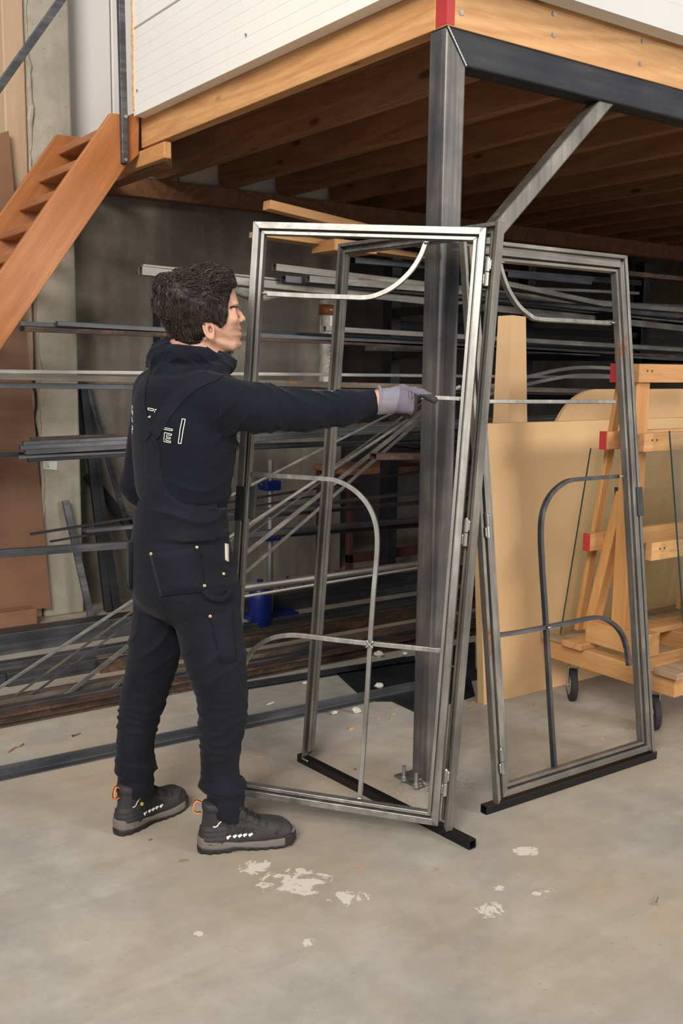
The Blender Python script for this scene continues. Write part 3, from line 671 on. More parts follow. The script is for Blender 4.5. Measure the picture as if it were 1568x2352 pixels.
# level 3
T(0, 853, 300, 856, 4.55, .05, .018, 'steel_brightx', 'long bright steel tube, highest on the third shelf', 7.2, astart=.6)
T(0, 864, 590, 879, 4.50, .03, .030, 'steel_rust', 'long grey profile streaked with orange rust on the third shelf', 7.2, 0, astart=.6, name='steel_profile', cat='profile')
T(0, 885, 300, 889, 4.55, .05, .024, 'steel_dark', 'long dark steel tube, lowest on the third shelf', 7.0, astart=.6)
# level 4 bundle
T(70, 1008, 298, 998, 4.62, .022, .014, 'steel_brown', 'thin brown tube on top of the fourth shelf bundle', 5.8, .003)
T(52, 1019, 298, 1007, 4.6, .026, .022, 'steel_dark', 'dark square tube second from top in the fourth shelf bundle', 6.3)
T(45, 1029, 298, 1015, 4.575, .026, .022, 'steel_dark', 'dark square tube with the most forward left end in the bundle', 6.0)
T(57, 1039, 298, 1025, 4.55, .026, .022, 'steel_dark', 'dark square tube in the middle of the fourth shelf bundle', 6.1)
T(0, 1045, 298, 1034, 4.6, .024, .018, 'steel_black', 'dark tube of the bundle running out of the picture on the left', 6.2, astart=1.30)
T(40, 1050, 298, 1040, 4.56, .026, .016, 'steel_dark', 'slim dark tube near the bottom of the fourth shelf bundle', 6.0)
T(64, 1057, 298, 1044, 4.54, .026, .016, 'steel_black', 'lowest black tube of the fourth shelf bundle', 6.0)
T(590, 995, 730, 992, 4.62, .03, .03, 'steel_dark', 'dark box section on the fourth shelf right of the worker', 6.8)
# level 5
T(70, 1227, 300, 1190, 4.45, .02, .010, 'steel_black', 'thin black rod angling up, longest of the two below the bundle', 4.6, 0, name='steel_rod', cat='rod')
T(115, 1244, 300, 1212, 4.42, .018, .008, 'steel_black', 'short thin black rod, lower of the two rods by the worker', 3.2, 0, name='steel_rod', cat='rod')
T(193, 1219, 300, 1210, 4.40, .045, .016, 'steel_dark', 'blue-grey angle bar with a rusty end beside the worker', 5.2, 0, name='angle_bar', cat='bar')
T(0, 1271, 300, 1250, 4.40, .04, .034, 'steel_dark', 'long dark box tube at hip height running out left', 7.0, astart=.6)
T(856, 1048, 960, 1048, 3.6, .055, .03, 'steel_brown', 'rusty rectangular tube with open end left of the column', 5.4)
T(560, 1178, 950, 1132, 4.3, .035, .016, 'steel_dark', 'dark flat bar behind the crossing strips', 6.2, 0, name='flat_bar', cat='bar', astart=2.3)
T(560, 1228, 950, 1195, 4.35, .04, .028, 'steel_dark', 'dark tube behind the blue clamp stand', 6.2, astart=2.3)
# level 6 round tubes
T(556, 1352, 950, 1297, 4.2, 0, 0, 'steel_midx', 'long round grey tube behind the open leaf, upper one', 6.3, .003, rodr=.021, astart=2.25)
T(556, 1371, 950, 1306, 4.08, 0, 0, 'steel_brightx', 'slim bright round rod below the round tube', 6.3, 0, rodr=.009, name='steel_rod', cat='rod', astart=2.3)
# arms
lev = [(B(700, 668, 4.6)[2]-.02, 1), (B(500, 780, 4.6)[2]-.02, 1), (B(400, 905, 4.6)[2]-.03, 1), (B(400, 1066, 4.6)[2]-.02, 1)]
for x in ups:
    for z, _ in lev:
        if x < 3 and z > 1.85: z -= .0
        MB().box((x-.025, 4.42 if x > 3 else 4.5, z-.05), (x+.025, 5.22, z-.002)).build('arm', M['steel_black'], rk, .003)
    MB().box((x-.04, 5.32, 0.0), (x+.04, 5.6, .07)).build('foot', M['steel_black'], rk, .003)
    if x > 4: MB().box((x-.03, 4.35, .98), (x+.03, 5.22, 1.03)).build('arm', M['steel_black'], rk, .003)
for z in (.9, 1.75): MB().box((4.1, 5.26, z), (8.0, 5.3, z+.05)).build('tie_bar', M['steel_black'], rk, .003)
# stock deeper under the mezzanine on the right
T(1150, 652, 1380, 700, 4.3, .09, .03, 'plank_grey' if 0 else 'steel_midx', 'grey flat profile sloping down behind the right frame, top shelf', B(1380, 700, 4.3)[0], 0, name='flat_profile', cat='profile')
T(1160, 630, 1350, 648, 4.5, .05, .035, 'steel_dark', 'dark box tube behind the right frame near the top rail', B(1352, 648, 4.5)[0])
T(1160, 660, 1460, 674, 4.7, .06, .02, 'steel_midx', 'grey strip ending right of the right frame, top shelf', B(1460, 674, 4.7)[0], 0, name='flat_bar', cat='bar')
T(1150, 690, 1568, 706, 4.6, .06, .035, 'steel_dark', 'long dark beam below the sloping profile on the right', 9.0, 0, name='steel_bar', cat='bar')
T(1430, 628, 1568, 642, 4.5, .08, .03, 'joistw' if 0 else 'steel_brown', 'orange-brown rusty bar right of the right frame under the joists', 9.0, 0, name='steel_bar', cat='bar')
T(1140, 790, 1568, 800, 4.7, .05, .04, 'steel_black', 'black bar across the dark bay on the right', 9.0, 0, name='steel_bar', cat='bar')
for i, (ya, yb2, lab) in enumerate(((868, 850, 'upper'), (885, 868, 'lower'))):
    P = catmull([B(1060, ya+38, 4.2), B(1200, ya, 4.2), B(1330, yb2-6, 4.2), B(1480, yb2+2, 4.2)], 8)
    tag(MB().sweep(P, .02, .012, (0, 1, 0)).build('bent_strip', M['steel_midx']), 'thin bent steel strip in the dark bay, %s of two' % lab, 'strip')
o_ = MB().box((B(838, 800, 5.0)[0], 4.9, B(838, 806, 5.0)[2]), (B(952, 800, 5.0)[0], 5.0, B(838, 787, 5.0)[2])).build('box_section', M['steel_brightx'], None, .003)
tag(o_, 'short pale metal box section in the shadow left of the column', 'tube')
# leaning timber under the joists
p = B(612, 471, 4.4); q = B(960, 556, 4.4); e = p+(q-p)*1.5
tag(MB().bar(p, e, .07, .045, side=(0, 1, 0)).build('timber_batten', M['pine'], None, .003), 'pale pine batten poking out above the left door frame', 'timber')
p = B(585, 538, 4.6); q = B(960, 590, 4.6); e = p+(q-p)*1.5
tag(MB().bar(p, e, .12, .03, side=(0, 1, 0)).build('timber_plank', M['beam_woodx'], None, .003), 'brown plank lying below the pine batten', 'timber')
p = B(744, 565, 4.5); tag(MB().box((p[0], 4.40, p[2]-.03), (p[0]+.28, 4.62, p[2]+.03)).build('timber_block', M['beam_wood'], None, .004), 'short square timber block under the plank above the inner frame', 'timber')
for x, z in ((3.55, 0), (5.0, 0)): pass
# wrapped rolls
def wrapped_roll(p, q, r, label, mat, dent=.12):
    p = np.asarray(p, float); q = np.asarray(q, float); n = 26; N_ = 20; rings = []; t = nrm(q-p)
    x = nrm(np.cross(t, V(0, 1, 0))); y = np.cross(t, x)
    for i in range(n+1):
        c0 = p+(q-p)*i/n; ring = []
        for k in range(N_):
            a = 2*math.pi*k/N_; rr = r*(1+dent*.3*math.sin(3*a+i*.9)*math.sin(i*1.7)+dent*.4*(rnd.random()-.5)); ring.append(c0+x*math.cos(a)*rr+y*math.sin(a)*rr)
        rings.append(ring)
    return tag(MB().rings(rings).build('wrapped_roll', mat, None, smooth=True), label, 'roll')
mpl = Mat('milky_film', .3); mpl.col(mpl.ramp(mpl.noise(4, 5, mpl.vec((1, 3, 1)), .6, 1.), [(.35, s2l((120, 114, 104))), (.65, s2l((214, 210, 200)))])); M['film'] = mpl.m
rp = B(735, 1000, 4.95); rq = B(742, 690, 4.95)
roll = wrapped_roll((rp[0], 4.9, rp[2]), (rq[0], 4.9, rq[2]), .046, 'upright white roll wrapped in milky film behind the left frame', M['film'])
tp = B(735, 712, 4.9); mb = MB(); mb.rod(V(rq[0]-.005, 4.9, tp[2]-.03), V(rq[0], 4.9, tp[2]+.03), .052, n=20); mb.build('brown_tape', m_plain('brown_tape', (140, 84, 54), .3), roll, smooth=True)
mb = MB()
for k in range(9):
    z = B(725, 860-k*9, 4.84)[2]; s0 = V(rq[0]-.022+rnd.uniform(-.004, .004), 4.852, z); mb.bar(s0, s0+V(.018, -.002, rnd.uniform(-.008, .014)), .002, .001, side=(0, 0, 1))
mb.build('marker_scribble', M['black'], roll)
p = B(530, 660, 4.7); q = B(790, 676, 4.7)
P0 = []
for i in range(19):
    t = i/18; c0 = p+(q-p)*t; sag = .02+.045*math.exp(-((t-.22)/.16)**2)+.02*math.exp(-((t-.62)/.2)**2)
    P0.append([c0+V(0, .05*math.cos(a), .016*math.sin(a) if math.sin(a) > 0 else sag*math.sin(a)*1.1) for a in np.linspace(0, 2*math.pi, 14, endpoint=False)])
tag(MB().rings(P0).build('plastic_bag', M['film'], None, smooth=True), 'sagging milky plastic sleeve under the top shelf tubes', 'plastic sleeve')

# flat strips sloping from the floor up to behind the column
def strip(x0, y0, b0_, x1, y1, b1_, w, h, mat, label, ext=.12, foot=None):
    p = B(x0, y0, b0_); q = B(x1, y1, b1_); d = q-p
    if foot is None: p = p+d*((.008-p[2])/d[2])
    e = q+d*ext
    tag(MB().bar(p, e, w, h, side=(0, 0, 1)).build('flat_strip', M[mat], None, .0008), label, 'strip', 'flat steel strips sloping up behind the left frame')
strip(380, 1215, 4.5, 960, 918, 4.06, .011, .006, 'steel_brightx', 'pale flat strip, uppermost of the sloping strips', foot=0)
strip(171, 1500, 4.25, 962, 930, 3.98, .010, .005, 'steel_rust', 'rusty yellow-brown flat strip second from top of the sloping strips')
strip(209, 1496, 4.22, 965, 938, 3.94, .010, .006, 'steel_dark', 'dark flat strip just under the rusty strip')
strip(105, 1510, 4.18, 968, 944, 3.9, .014, .006, 'steel_brightx', 'bright flat strip reaching furthest down to the left')
strip(400, 1400, 4.14, 972, 948, 3.86, .021, .006, 'steel_midx', 'widest bluish flat strip of the sloping strips')
strip(430, 1432, 4.1, 975, 956, 3.84, .016, .006, 'steel_midx', 'lowest bluish flat strip of the sloping strips')

# heavy stock lying on the floor
def fbeam(xl, ybot, ytop, depth, mat, label, aend, name='steel_beam', prof='box', x_ref=None, z0=0., cat='beam', astart=.3, dy=0.):
    p = G(xl, ybot, z0); b = p[1]; h = B(xl, ytop, b)[2]-z0; mb = MB(); a0_ = astart if x_ref is None else p[0]
    if prof == 'box': mb.box((a0_, b, z0), (aend, b+depth, z0+h))
    elif prof == 'I':
        t = .008; mb.prism([(a0_, b, z0), (a0_, b+depth, z0), (a0_, b+depth, z0+t), (a0_, b+depth/2+t/2, z0+t), (a0_, b+depth/2+t/2, z0+h-t), (a0_, b+depth, z0+h-t), (a0_, b+depth, z0+h), (a0_, b, z0+h), (a0_, b, z0+h-t), (a0_, b+depth/2-t/2, z0+h-t), (a0_, b+depth/2-t/2, z0+t), (a0_, b, z0+t)], (aend-a0_, 0, 0))
    elif prof == 'U':
        t = .007; mb.prism([(a0_, b, z0), (a0_, b+depth, z0), (a0_, b+depth, z0+t), (a0_, b+t, z0+t), (a0_, b+t, z0+h-t), (a0_, b+depth, z0+h-t), (a0_, b+depth, z0+h), (a0_, b, z0+h)], (aend-a0_, 0, 0))
    o = mb.build(name, M[mat], None, .0025); tag(o, label, cat); return b, z0+h
fbeam(0, 1506, 1459, .12, 'steel_dark', 'thick dark box beam furthest back on the floor', 6.6)
fbeam(0, 1542, 1526, .06, 'steel_dark', 'low dark bar in front of the thick box beam', 6.4, name='steel_bar', cat='bar')
for i, (yb3, lab, mt) in enumerate(((1549, 'furthest back', 'steel_dark'), (1552, 'middle', 'steel_brown'), (1556, 'nearest', 'steel_midx'))):
    fbeam(0, yb3, yb3-6, .012, mt, 'thin steel bar in the floor stack, %s of three' % lab, 6.5-.2*i, name='steel_bar', cat='bar', z0=0.0)
fbeam(18, 1579, 1547, .05, 'steel_dark', 'grey steel plate on edge with a notched left end', G(232, 1546)[0], name='edge_plate', x_ref=1, cat='plate')
fbeam(0, 1580, 1552, .04, 'steel_dark', 'grey steel plate on edge running out of the picture on the left', G(17, 1578)[0]-.002, name='edge_plate', cat='plate')
fbeam(232, 1548, 1520, .05, 'steel_brown', 'rust-brown steel plate on edge behind the worker', 5.6, name='edge_plate', x_ref=1, cat='plate')
fbeam(0, 1628, 1610, .07, 'steel_rust', 'dark channel with rust flakes in the front floor row', 6.0, prof='U', name='steel_channel', cat='channel')
fbeam(0, 1645, 1629, .05, 'steel_dark', 'blue-black flat bar in front of the flaky channel', 6.0, name='steel_bar', cat='bar')
fbeam(0, 1674, 1646, .07, 'steel_brown', 'dark brown rusty beam nearest the camera in the floor stock', 5.9, prof='I')
# bearers under the stock
# angle irons on the floor
def angle_iron(x0, y0, x1, y1, leg, t, label, mat='steel_dark', ext=0., aend=None):
    p = G(x0, y0); q = G(x1, y1); d = nrm(q-p); s_ = V(-d[1], d[0], 0)
    if aend: q = p+d*((aend-p[0])/d[0])
    p = p-d*ext
    P = [p, p+s_*leg, p+s_*leg+V(0, 0, leg), p+s_*(leg-t)+V(0, 0, leg), p+s_*(leg-t)+V(0, 0, t), p+V(0, 0, t)]
    tag(MB().prism(P, q-p).build('angle_iron', M[mat], None, .0012), label, 'angle iron')
angle_iron(0, 1795, 560, 1676, .042, .004, 'long dark angle iron on the floor behind both boots', ext=1., aend=3.9)
angle_iron(565, 1585, 720, 1560, .03, .003, 'short thin angle iron on the floor behind the inner frame', 'steel_black', aend=3.2)
# dark steel plates on the floor
for k, (pts, lab) in enumerate((([(765, 1541), (930, 1508), (1088, 1545), (835, 1606)], 'dark oily steel plate on the floor behind the column, left one'), ([(850, 1612), (1080, 1560), (1090, 1600), (960, 1640), (900, 1612)], 'small steel plate on the floor at the column'), ([(960, 1500), (1090, 1478), (1090, 1545), (1070, 1540)], 'dark steel plate under the mezzanine right of the column'))):
    P = [G(x, y, .0) for x, y in pts]; tag(MB().prism(P, (0, 0, .003+.0035*k)).build('steel_plate', M['steel_black']), lab, 'plate')
# bars leaning against the pillar and the wall
def leaner(xb, yb_, xt, yt, w, h, mat, label, bt=WB-.06):
    p = G(xb, yb_); p[1] = min(p[1], bt-.12); q = B(xt, yt, bt); tag(MB().bar(p+V(0, 0, h/2), q, w, h, side=(1, 0, 0)).build('leaning_bar', M[mat], None, .002), label, 'bar', 'bars leaning against the rear wall')
leaner(208, 1420, 150, 1150, .04, .02, 'steel_dark', 'short grey bar leaning against the pillar, leftmost leaner', 5.66)
leaner(248, 1408, 190, 880, .045, .03, 'steel_black', 'black bar leaning steeply next to the pillar edge')
leaner(268, 1405, 192, 900, .05, .03, 'steel_black', 'broad black bar leaning right beside the steep one')
leaner(345, 1395, 198, 880, .03, .02, 'steel_dark', 'slim twin-edged bar leaning at the most slanted angle')
leaner(400, 1360, 200, 1090, .06, .03, 'steel_black', 'black bar crossing low behind the worker')
# blue clamp stand behind the frame
bc = thing('clamp_stand', B(620, 1340, 5.0)*V(1, 1, 0), 'blue clamp stand with chrome post in the shadow behind the open leaf', 'stand')
bx = wloc(bc)[0]; M['blue'] = m_plain('blue_enamel', (16, 34, 104), .35)
mb = MB(); mb.rod((bx, 5.0, .02), (bx, 5.0, .95), .018, n=16); mb.build('post', M['galv'], bc, smooth=False)
for z in (.50, .80): MB().box((bx-.06, 4.95, z-.03), (bx+.05, 5.05, z+.03)).build('clamp', M['blue'], bc, .012)
MB().box((bx-.16, 4.92, 0), (bx+.16, 5.08, .03)).build('foot', M['blue'], bc, .01)
MB().bar((bx-.05, 5.0, .8), (bx-.14, 4.96, .88), .016, .016).build('lever', M['galv'], bc, .004)
bl_ = B(597, 1310, 4.85)
mb = MB(); mb.rings([[V(bl_[0]+r*math.cos(a), 4.85+r*math.sin(a), z) for a in np.linspace(0, 2*math.pi, 20, endpoint=False)] for r, z in ((.06, 0), (.068, .02), (.068, .17), (.06, .22), (.035, .25), (.018, .255), (.018, .275))])
tag(mb.build('blue_canister', M['blue'], None, smooth=True), 'rounded blue canister on the floor beside the clamp stand', 'canister')
P = [G(x, y, .006) for x, y in ((640, 1350), (668, 1330), (690, 1335), (700, 1355), (680, 1366), (655, 1352), (660, 1325), (690, 1318))]
tag(MB().tube(catmull(P, 6), .005, 6).build('cable', M['rubber'], None, smooth=True), 'black cable looped on the floor behind the frame', 'cable')
# dim shapes far back
def backbox(px, py, b, sx, sy, sz, mat, name, label, cat):
    p = G(px, py) if b is None else B(px, py, b); x, y = p[0], p[1]
    mb = MB()
    for (lx, ly) in ((0, 0), (sx-.04, 0), (0, sy-.04), (sx-.04, sy-.04)): mb2 = None
    root = thing(name, (x+sx/2, y+sy/2, 0), label, cat)
    for (lx, ly) in ((0, 0), (sx-.04, 0), (0, sy-.04), (sx-.04, sy-.04)): MB().box((x+lx, y+ly, 0), (x+lx+.04, y+ly+.04, sz)).build('leg', M[mat], root, .003)
    MB().box((x-.02, y-.02, sz), (x+sx+.02, y+sy+.02, sz+.04)).build('table_top', M['joist_wood'], root, .004)
    MB().box((x, y, .18), (x+sx, y+.04, .24)).build('rail', M[mat], root, .003)
M['red_enamel'] = m_plain('dull_red_enamel', (72, 36, 30), .6)
backbox(800, 1300, 5.35, .7, .4, .78, 'red_enamel', 'workbench', 'dull red workbench in deep shadow left of the column', 'workbench')

# ---------------------------------------------------------------- litter on the floor
def chip(px, py, L, w, h, ang, mat, label, name='wood_chip', cat='wood chip', group=None):
    p = G(px, py); n = 5; P = []; ca, sa = math.cos(ang), math.sin(ang)
    for i in range(n*2):
        a = 2*math.pi*i/(n*2); r = 1+rnd.uniform(-.25, .2); P.append(p+V(ca*math.cos(a)*L*r/2-sa*math.sin(a)*w*r/2, sa*math.cos(a)*L*r/2+ca*math.sin(a)*w*r/2, 0))
    o = MB().prism(P, (0, 0, h)).build(name, M[mat], None, .0005); tag(o, label, cat, group); return o
chip(1004, 1997, .022, .008, .003, .9, 'pine', 'small orange wood splinter alone on the front floor')
chip(830, 1994, .012, .008, .003, .4, 'pine', 'tiny orange chip right of the paint splashes')
chip(607, 1671, .03, .01, .005, 1.2, 'pine', 'curved tan shaving right of the worker knee')
chip(595, 1738, .04, .012, .003, -.4, 'piney', 'pale wood sliver on the floor left of the inner frame foot')
chip(808, 1674, .035, .02, .006, .2, 'beam_woodx', 'brown bark piece in the middle of the left frame opening')
chip(620, 1616, .045, .014, .002, .3, 'paper', 'white paper scrap beyond the long angle iron', 'paper_scrap', 'paper scrap')
chip(1345, 1668, .09, .006, .003, -.1, 'old_wood', 'long thin wooden splinter seen through the right frame', 'wood_splinter')
chip(1448, 1675, .03, .01, .004, .3, 'pine', 'pale splinter near the right frame stile')
chip(1222, 1619, .03, .012, .006, .3, 'pine', 'pale shaving on the floor in front of the fibreboard')
chip(1085, 1628, .05, .012, .003, .2, 'beam_woodx', 'brown wood sliver at the foot of the fibreboard')
chip(1088, 1612, .03, .012, .003, -.3, 'beam_woodx', 'reddish splinter beside the fibreboard corner')
chip(1180, 1763, .06, .004, .002, .3, 'pine', 'thin pale straw in the right frame opening', 'wood_splinter')
chip(1382, 1697, .018, .01, .003, 0, 'beam_woodx', 'tiny brown chip in the right frame opening')
chip(1515, 1758, .012, .006, .002, 0, 'pine', 'tiny tan chip outside the right frame foot')
chip(898, 1653, .04, .008, .004, .9, 'beam_woodx', 'brown twig-like splinter left of the column')
chip(870, 1650, .02, .008, .004, .3, 'beam_woodx', 'short brown splinter left of the twig-like one')
chip(904, 1640, .02, .005, .003, .1, 'beam_woodx', 'thin red-brown splinter beside the column')
chip(345, 1930, .014, .008, .004, .6, 'joist_wood', 'small brown chip below the left boot')
chip(815, 1768, .014, .01, .004, .6, 'joist_wood', 'dark crumb beside the black base bar')
chip(422, 1978, .03, .02, .003, .2, 'old_wood', 'grey-brown flake on the floor below the right boot')
for px, py, r, lab in ((768, 1641, .012, 'small white crumb in the left frame opening'), (818, 1638, .018, 'larger white crumb in the left frame opening'), (870, 1509, .022, 'white foam crumb on the dark steel plate'), (930, 1505, .014, 'smaller white foam crumb near the column'), (870, 1582, .018, 'cream crumb on the edge of the dark steel plate'), (700, 1572, .01, 'cream crumb behind the inner frame stile')):
    blob('foam_crumb', tuple(G(px, py)), r, 'white_foam', lab, 'crumb', (1.2, 1, .7), 2, .25)
def screw(px, py, ang, L=.035, label='', mat='galv'):
    p = G(px, py, .004); d = V(math.cos(ang), math.sin(ang), 0); mb = MB(); mb.rod(p, p+d*L, .0028, .001, 8); mb.rod(p-d*.003, p, .006, .003, 10)
    mb2 = mb.build('screw', M[mat]); tag(mb2, label, 'screw')
screw(168, 1690, 0.3, .04, 'rusty bolt lying on the floor at the left', 'steel_brown')
screw(1505, 2077, .5, .05, 'bright screw lying at the right edge of the floor')
P = [G(x, y, .003) for x, y in ((18, 1728), (28, 1722), (36, 1716), (46, 1714), (54, 1708))]
tag(MB().tube(catmull(P, 3), .0025, 5).build('twig', M['joist_wood'], None, smooth=True), 'thin brown twig on the floor at the far left', 'twig')
# fine crumbs nobody could count
du = MB()
for i in range(700):
    if i < 260: x, y = rnd.gauss(700, 90), rnd.gauss(1775, 40)
    elif i < 480: x, y = rnd.uniform(560, 1500), rnd.uniform(1600, 1800)
    else: x, y = rnd.uniform(60, 1560), rnd.uniform(1700, 2330)
    q = G(x, y); r = rnd.uniform(.0007, .0022)
    if A0-.06 < q[0] < A0+.14 and B0-.15 < q[1] < B0+.14: continue
    du.box((q[0]-r, q[1]-r, 0), (q[0]+r, q[1]+r*1.5, r))
tag(du.build('floor_grit', mp2), 'fine pale grit scattered over the concrete floor', 'grit', None, 'stuff')

# ================================================================ the worker
# figure is modelled in metres in axes (right of view, away, up) and turned into the hall's axes by _rot
_cx = math.cos(RL)*_X+math.sin(RL)*_U; _cu = math.cos(RL)*_U-math.sin(RL)*_X
def rayC(px, py): return _F+_cx*(px-784)/FPX+_cu*(1176-py)/FPX
def at(px, py, Y):
    d = rayC(px, py); return CP+d*(Y/d[1])
RM = np.array([[math.cos(AL), math.sin(AL), 0], [-math.sin(AL), math.cos(AL), 0], [0, 0, 1]])
def toW(P): return np.asarray(P)@RM.T
def nets(fun, lo, hi, h, fine=None, margin=None):
    """surface nets on a tensor grid; fine = list of (axis, a, b, step) ranges with smaller steps"""
    ax = []
    for i in range(3):
        seg = [(lo[i], hi[i], h)]
        for f in (fine or []):
            if f[0] == i: seg = [(lo[i], f[1], h), (f[1], f[2], f[3]), (f[2], hi[i], h)]
        c = []
        for a, b, s in seg:
            if b > a: c += list(np.linspace(a, b, max(2, int(round((b-a)/s))+1))[:-1])
        c.append(hi[i]); ax.append(np.array(c))
    X, Y, Z = ax; S = 4; mg = margin or max(.03, h*7)
    ci = [np.unique(np.append(np.arange(0, len(a), S), len(a)-1)) for a in ax]
    G0 = np.stack(np.meshgrid(X[ci[0]], Y[ci[1]], Z[ci[2]], indexing='ij'), -1); D0 = fun(G0.reshape(-1, 3)).reshape(G0.shape[:3])
    ix = [np.minimum((np.arange(len(a))+S//2)//S, len(c)-1) for a, c in zip(ax, ci)]
    D = D0[np.ix_(*ix)].astype(np.float32); m = np.argwhere(np.abs(D) < mg)
    for k in range(0, len(m), 1500000):
        q = m[k:k+1500000]; D[q[:, 0], q[:, 1], q[:, 2]] = fun(np.stack([X[q[:, 0]], Y[q[:, 1]], Z[q[:, 2]]], -1))
    I = D < 0
    nx, ny, nz = D.shape
    cnt = np.zeros((nx-1, ny-1, nz-1), np.int8)
    for a in (0, 1):
        for b in (0, 1):
            for c in (0, 1): cnt += I[a:nx-1+a, b:ny-1+b, c:nz-1+c]
    cells = np.argwhere((cnt > 0) & (cnt < 8)); idx = -np.ones(cnt.shape, np.int64); idx[cells[:, 0], cells[:, 1], cells[:, 2]] = np.arange(len(cells))
    acc = np.zeros((len(cells), 3)); n = np.zeros(len(cells))
    co = [(a, b, c) for a in (0, 1) for b in (0, 1) for c in (0, 1)]
    for i in range(8):
        for j in range(i+1, 8):
            if sum(abs(u-v) for u, v in zip(co[i], co[j])) != 1: continue
            A_ = cells+co[i]; B_ = cells+co[j]; da = D[A_[:, 0], A_[:, 1], A_[:, 2]]; db = D[B_[:, 0], B_[:, 1], B_[:, 2]]
            k = (da < 0) != (db < 0); t = (da/(da-db+1e-12))[:, None]
            pa = np.stack([X[A_[:, 0]], Y[A_[:, 1]], Z[A_[:, 2]]], -1); pb = np.stack([X[B_[:, 0]], Y[B_[:, 1]], Z[B_[:, 2]]], -1)
            acc[k] += (pa+(pb-pa)*t)[k]; n[k] += 1
    V_ = acc/n[:, None]; F_ = []
    for a in range(3):
        s = [slice(None)]*3; t = [slice(None)]*3; s[a] = slice(0, -1); t[a] = slice(1, None)
        e = np.argwhere(I[tuple(s)] != I[tuple(t)]); sgn = I[tuple(s)][e[:, 0], e[:, 1], e[:, 2]]
        b, c = (a+1) % 3, (a+2) % 3; ok = (e[:, b] > 0) & (e[:, c] > 0) & (e[:, b] < D.shape[b]-1) & (e[:, c] < D.shape[c]-1); e = e[ok]; sgn = sgn[ok]; q = []
        for db, dc in ((-1, -1), (0, -1), (0, 0), (-1, 0)):
            g = e.copy(); g[:, b] += db; g[:, c] += dc; q.append(idx[g[:, 0], g[:, 1], g[:, 2]])
        q = np.stack(q, -1); q[~sgn] = q[~sgn][:, ::-1]; F_.append(q)
    F_ = np.concatenate(F_); F_ = F_[(F_ >= 0).all(1)]
    return V_, F_
def relax(V_, F_, it=1, k=.5):
    for _ in range(it):
        s = np.zeros_like(V_); n = np.zeros(len(V_))
        for a, b in ((0, 1), (1, 2), (2, 3), (3, 0)):
            np.add.at(s, F_[:, a], V_[F_[:, b]]); np.add.at(s, F_[:, b], V_[F_[:, a]]); np.add.at(n, F_[:, a], 1); np.add.at(n, F_[:, b], 1)
        V_ = V_+(s/np.maximum(n, 1)[:, None]-V_)*k
    return V_
def meshC(name, V_, F_, mats, parent, matfun=None, label=None, smooth=True):
    o0 = np.array(wloc(parent)); P = toW(V_)-o0; me = bpy.data.meshes.new(name)
    me.vertices.add(len(P)); me.vertices.foreach_set('co', P.astype(np.float32).ravel())
    me.loops.add(F_.size); me.loops.foreach_set('vertex_index', F_.astype(np.int32).ravel())
    me.polygons.add(len(F_)); me.polygons.foreach_set('loop_start', (np.arange(len(F_))*4).astype(np.int32)); me.polygons.foreach_set('loop_total', np.full(len(F_), 4, np.int32))
    mats = mats if isinstance(mats, (list, tuple)) else [mats]
    for m in mats: me.materials.append(m)
    if matfun is not None: me.polygons.foreach_set('material_index', matfun(V_[F_].mean(1)).astype(np.int32))
    me.polygons.foreach_set('use_smooth', np.full(len(F_), smooth)); me.update(calc_edges=True); me.validate()
    o = bpy.data.objects.new(name, me); COL.objects.link(o); o.parent = parent; o['_w'] = list(o0)
    if label: o['label'] = label
    return o
# distance functions
def smin(a, b, k): h = np.clip(.5+.5*(b-a)/k, 0, 1); return b+(a-b)*h-k*h*(1-h)
def smax(a, b, k): return -smin(-a, -b, k)
def cap(P, a, b, ra, rb):
    a = np.asarray(a, float); b = np.asarray(b, float); ab = b-a; t = np.clip(((P-a)@ab)/(ab@ab), 0, 1); return np.linalg.norm(P-a-t[:, None]*ab, axis=1)-(ra+(rb-ra)*t)
def chain(P, pts, rs, k=.012):
    d = None
    for i in range(len(pts)-1):
        e = cap(P, pts[i], pts[i+1], rs[i], rs[i+1]); d = e if d is None else smin(d, e, k)
    return d
def ell(P, c, r, R=None):
    q = P-np.asarray(c, float); q = q@np.asarray(R, float).T if R is not None else q
    k0 = np.linalg.norm(q/r, axis=1); k1 = np.linalg.norm(q/(np.asarray(r)**2), axis=1)+1e-9; return k0*(k0-1)/k1
def waves(P, seed, freqs, n=7, dirs=None):
    r = np.random.RandomState(seed); s = 0
    for i in range(n):
        d = r.normal(size=3)*np.array(dirs if dirs is not None else (1, 1, 1)); d /= np.linalg.norm(d); f = freqs[0]+(freqs[1]-freqs[0])*r.rand(); w = np.sin(P@(d*f)+r.rand()*6.28+1.3*np.sin(P@(r.normal(size=3)*f*.25)))
        s = s+w/n*1.6
    return s
def bump_(x, c, w): return np.exp(-((x-c)/w)**2)
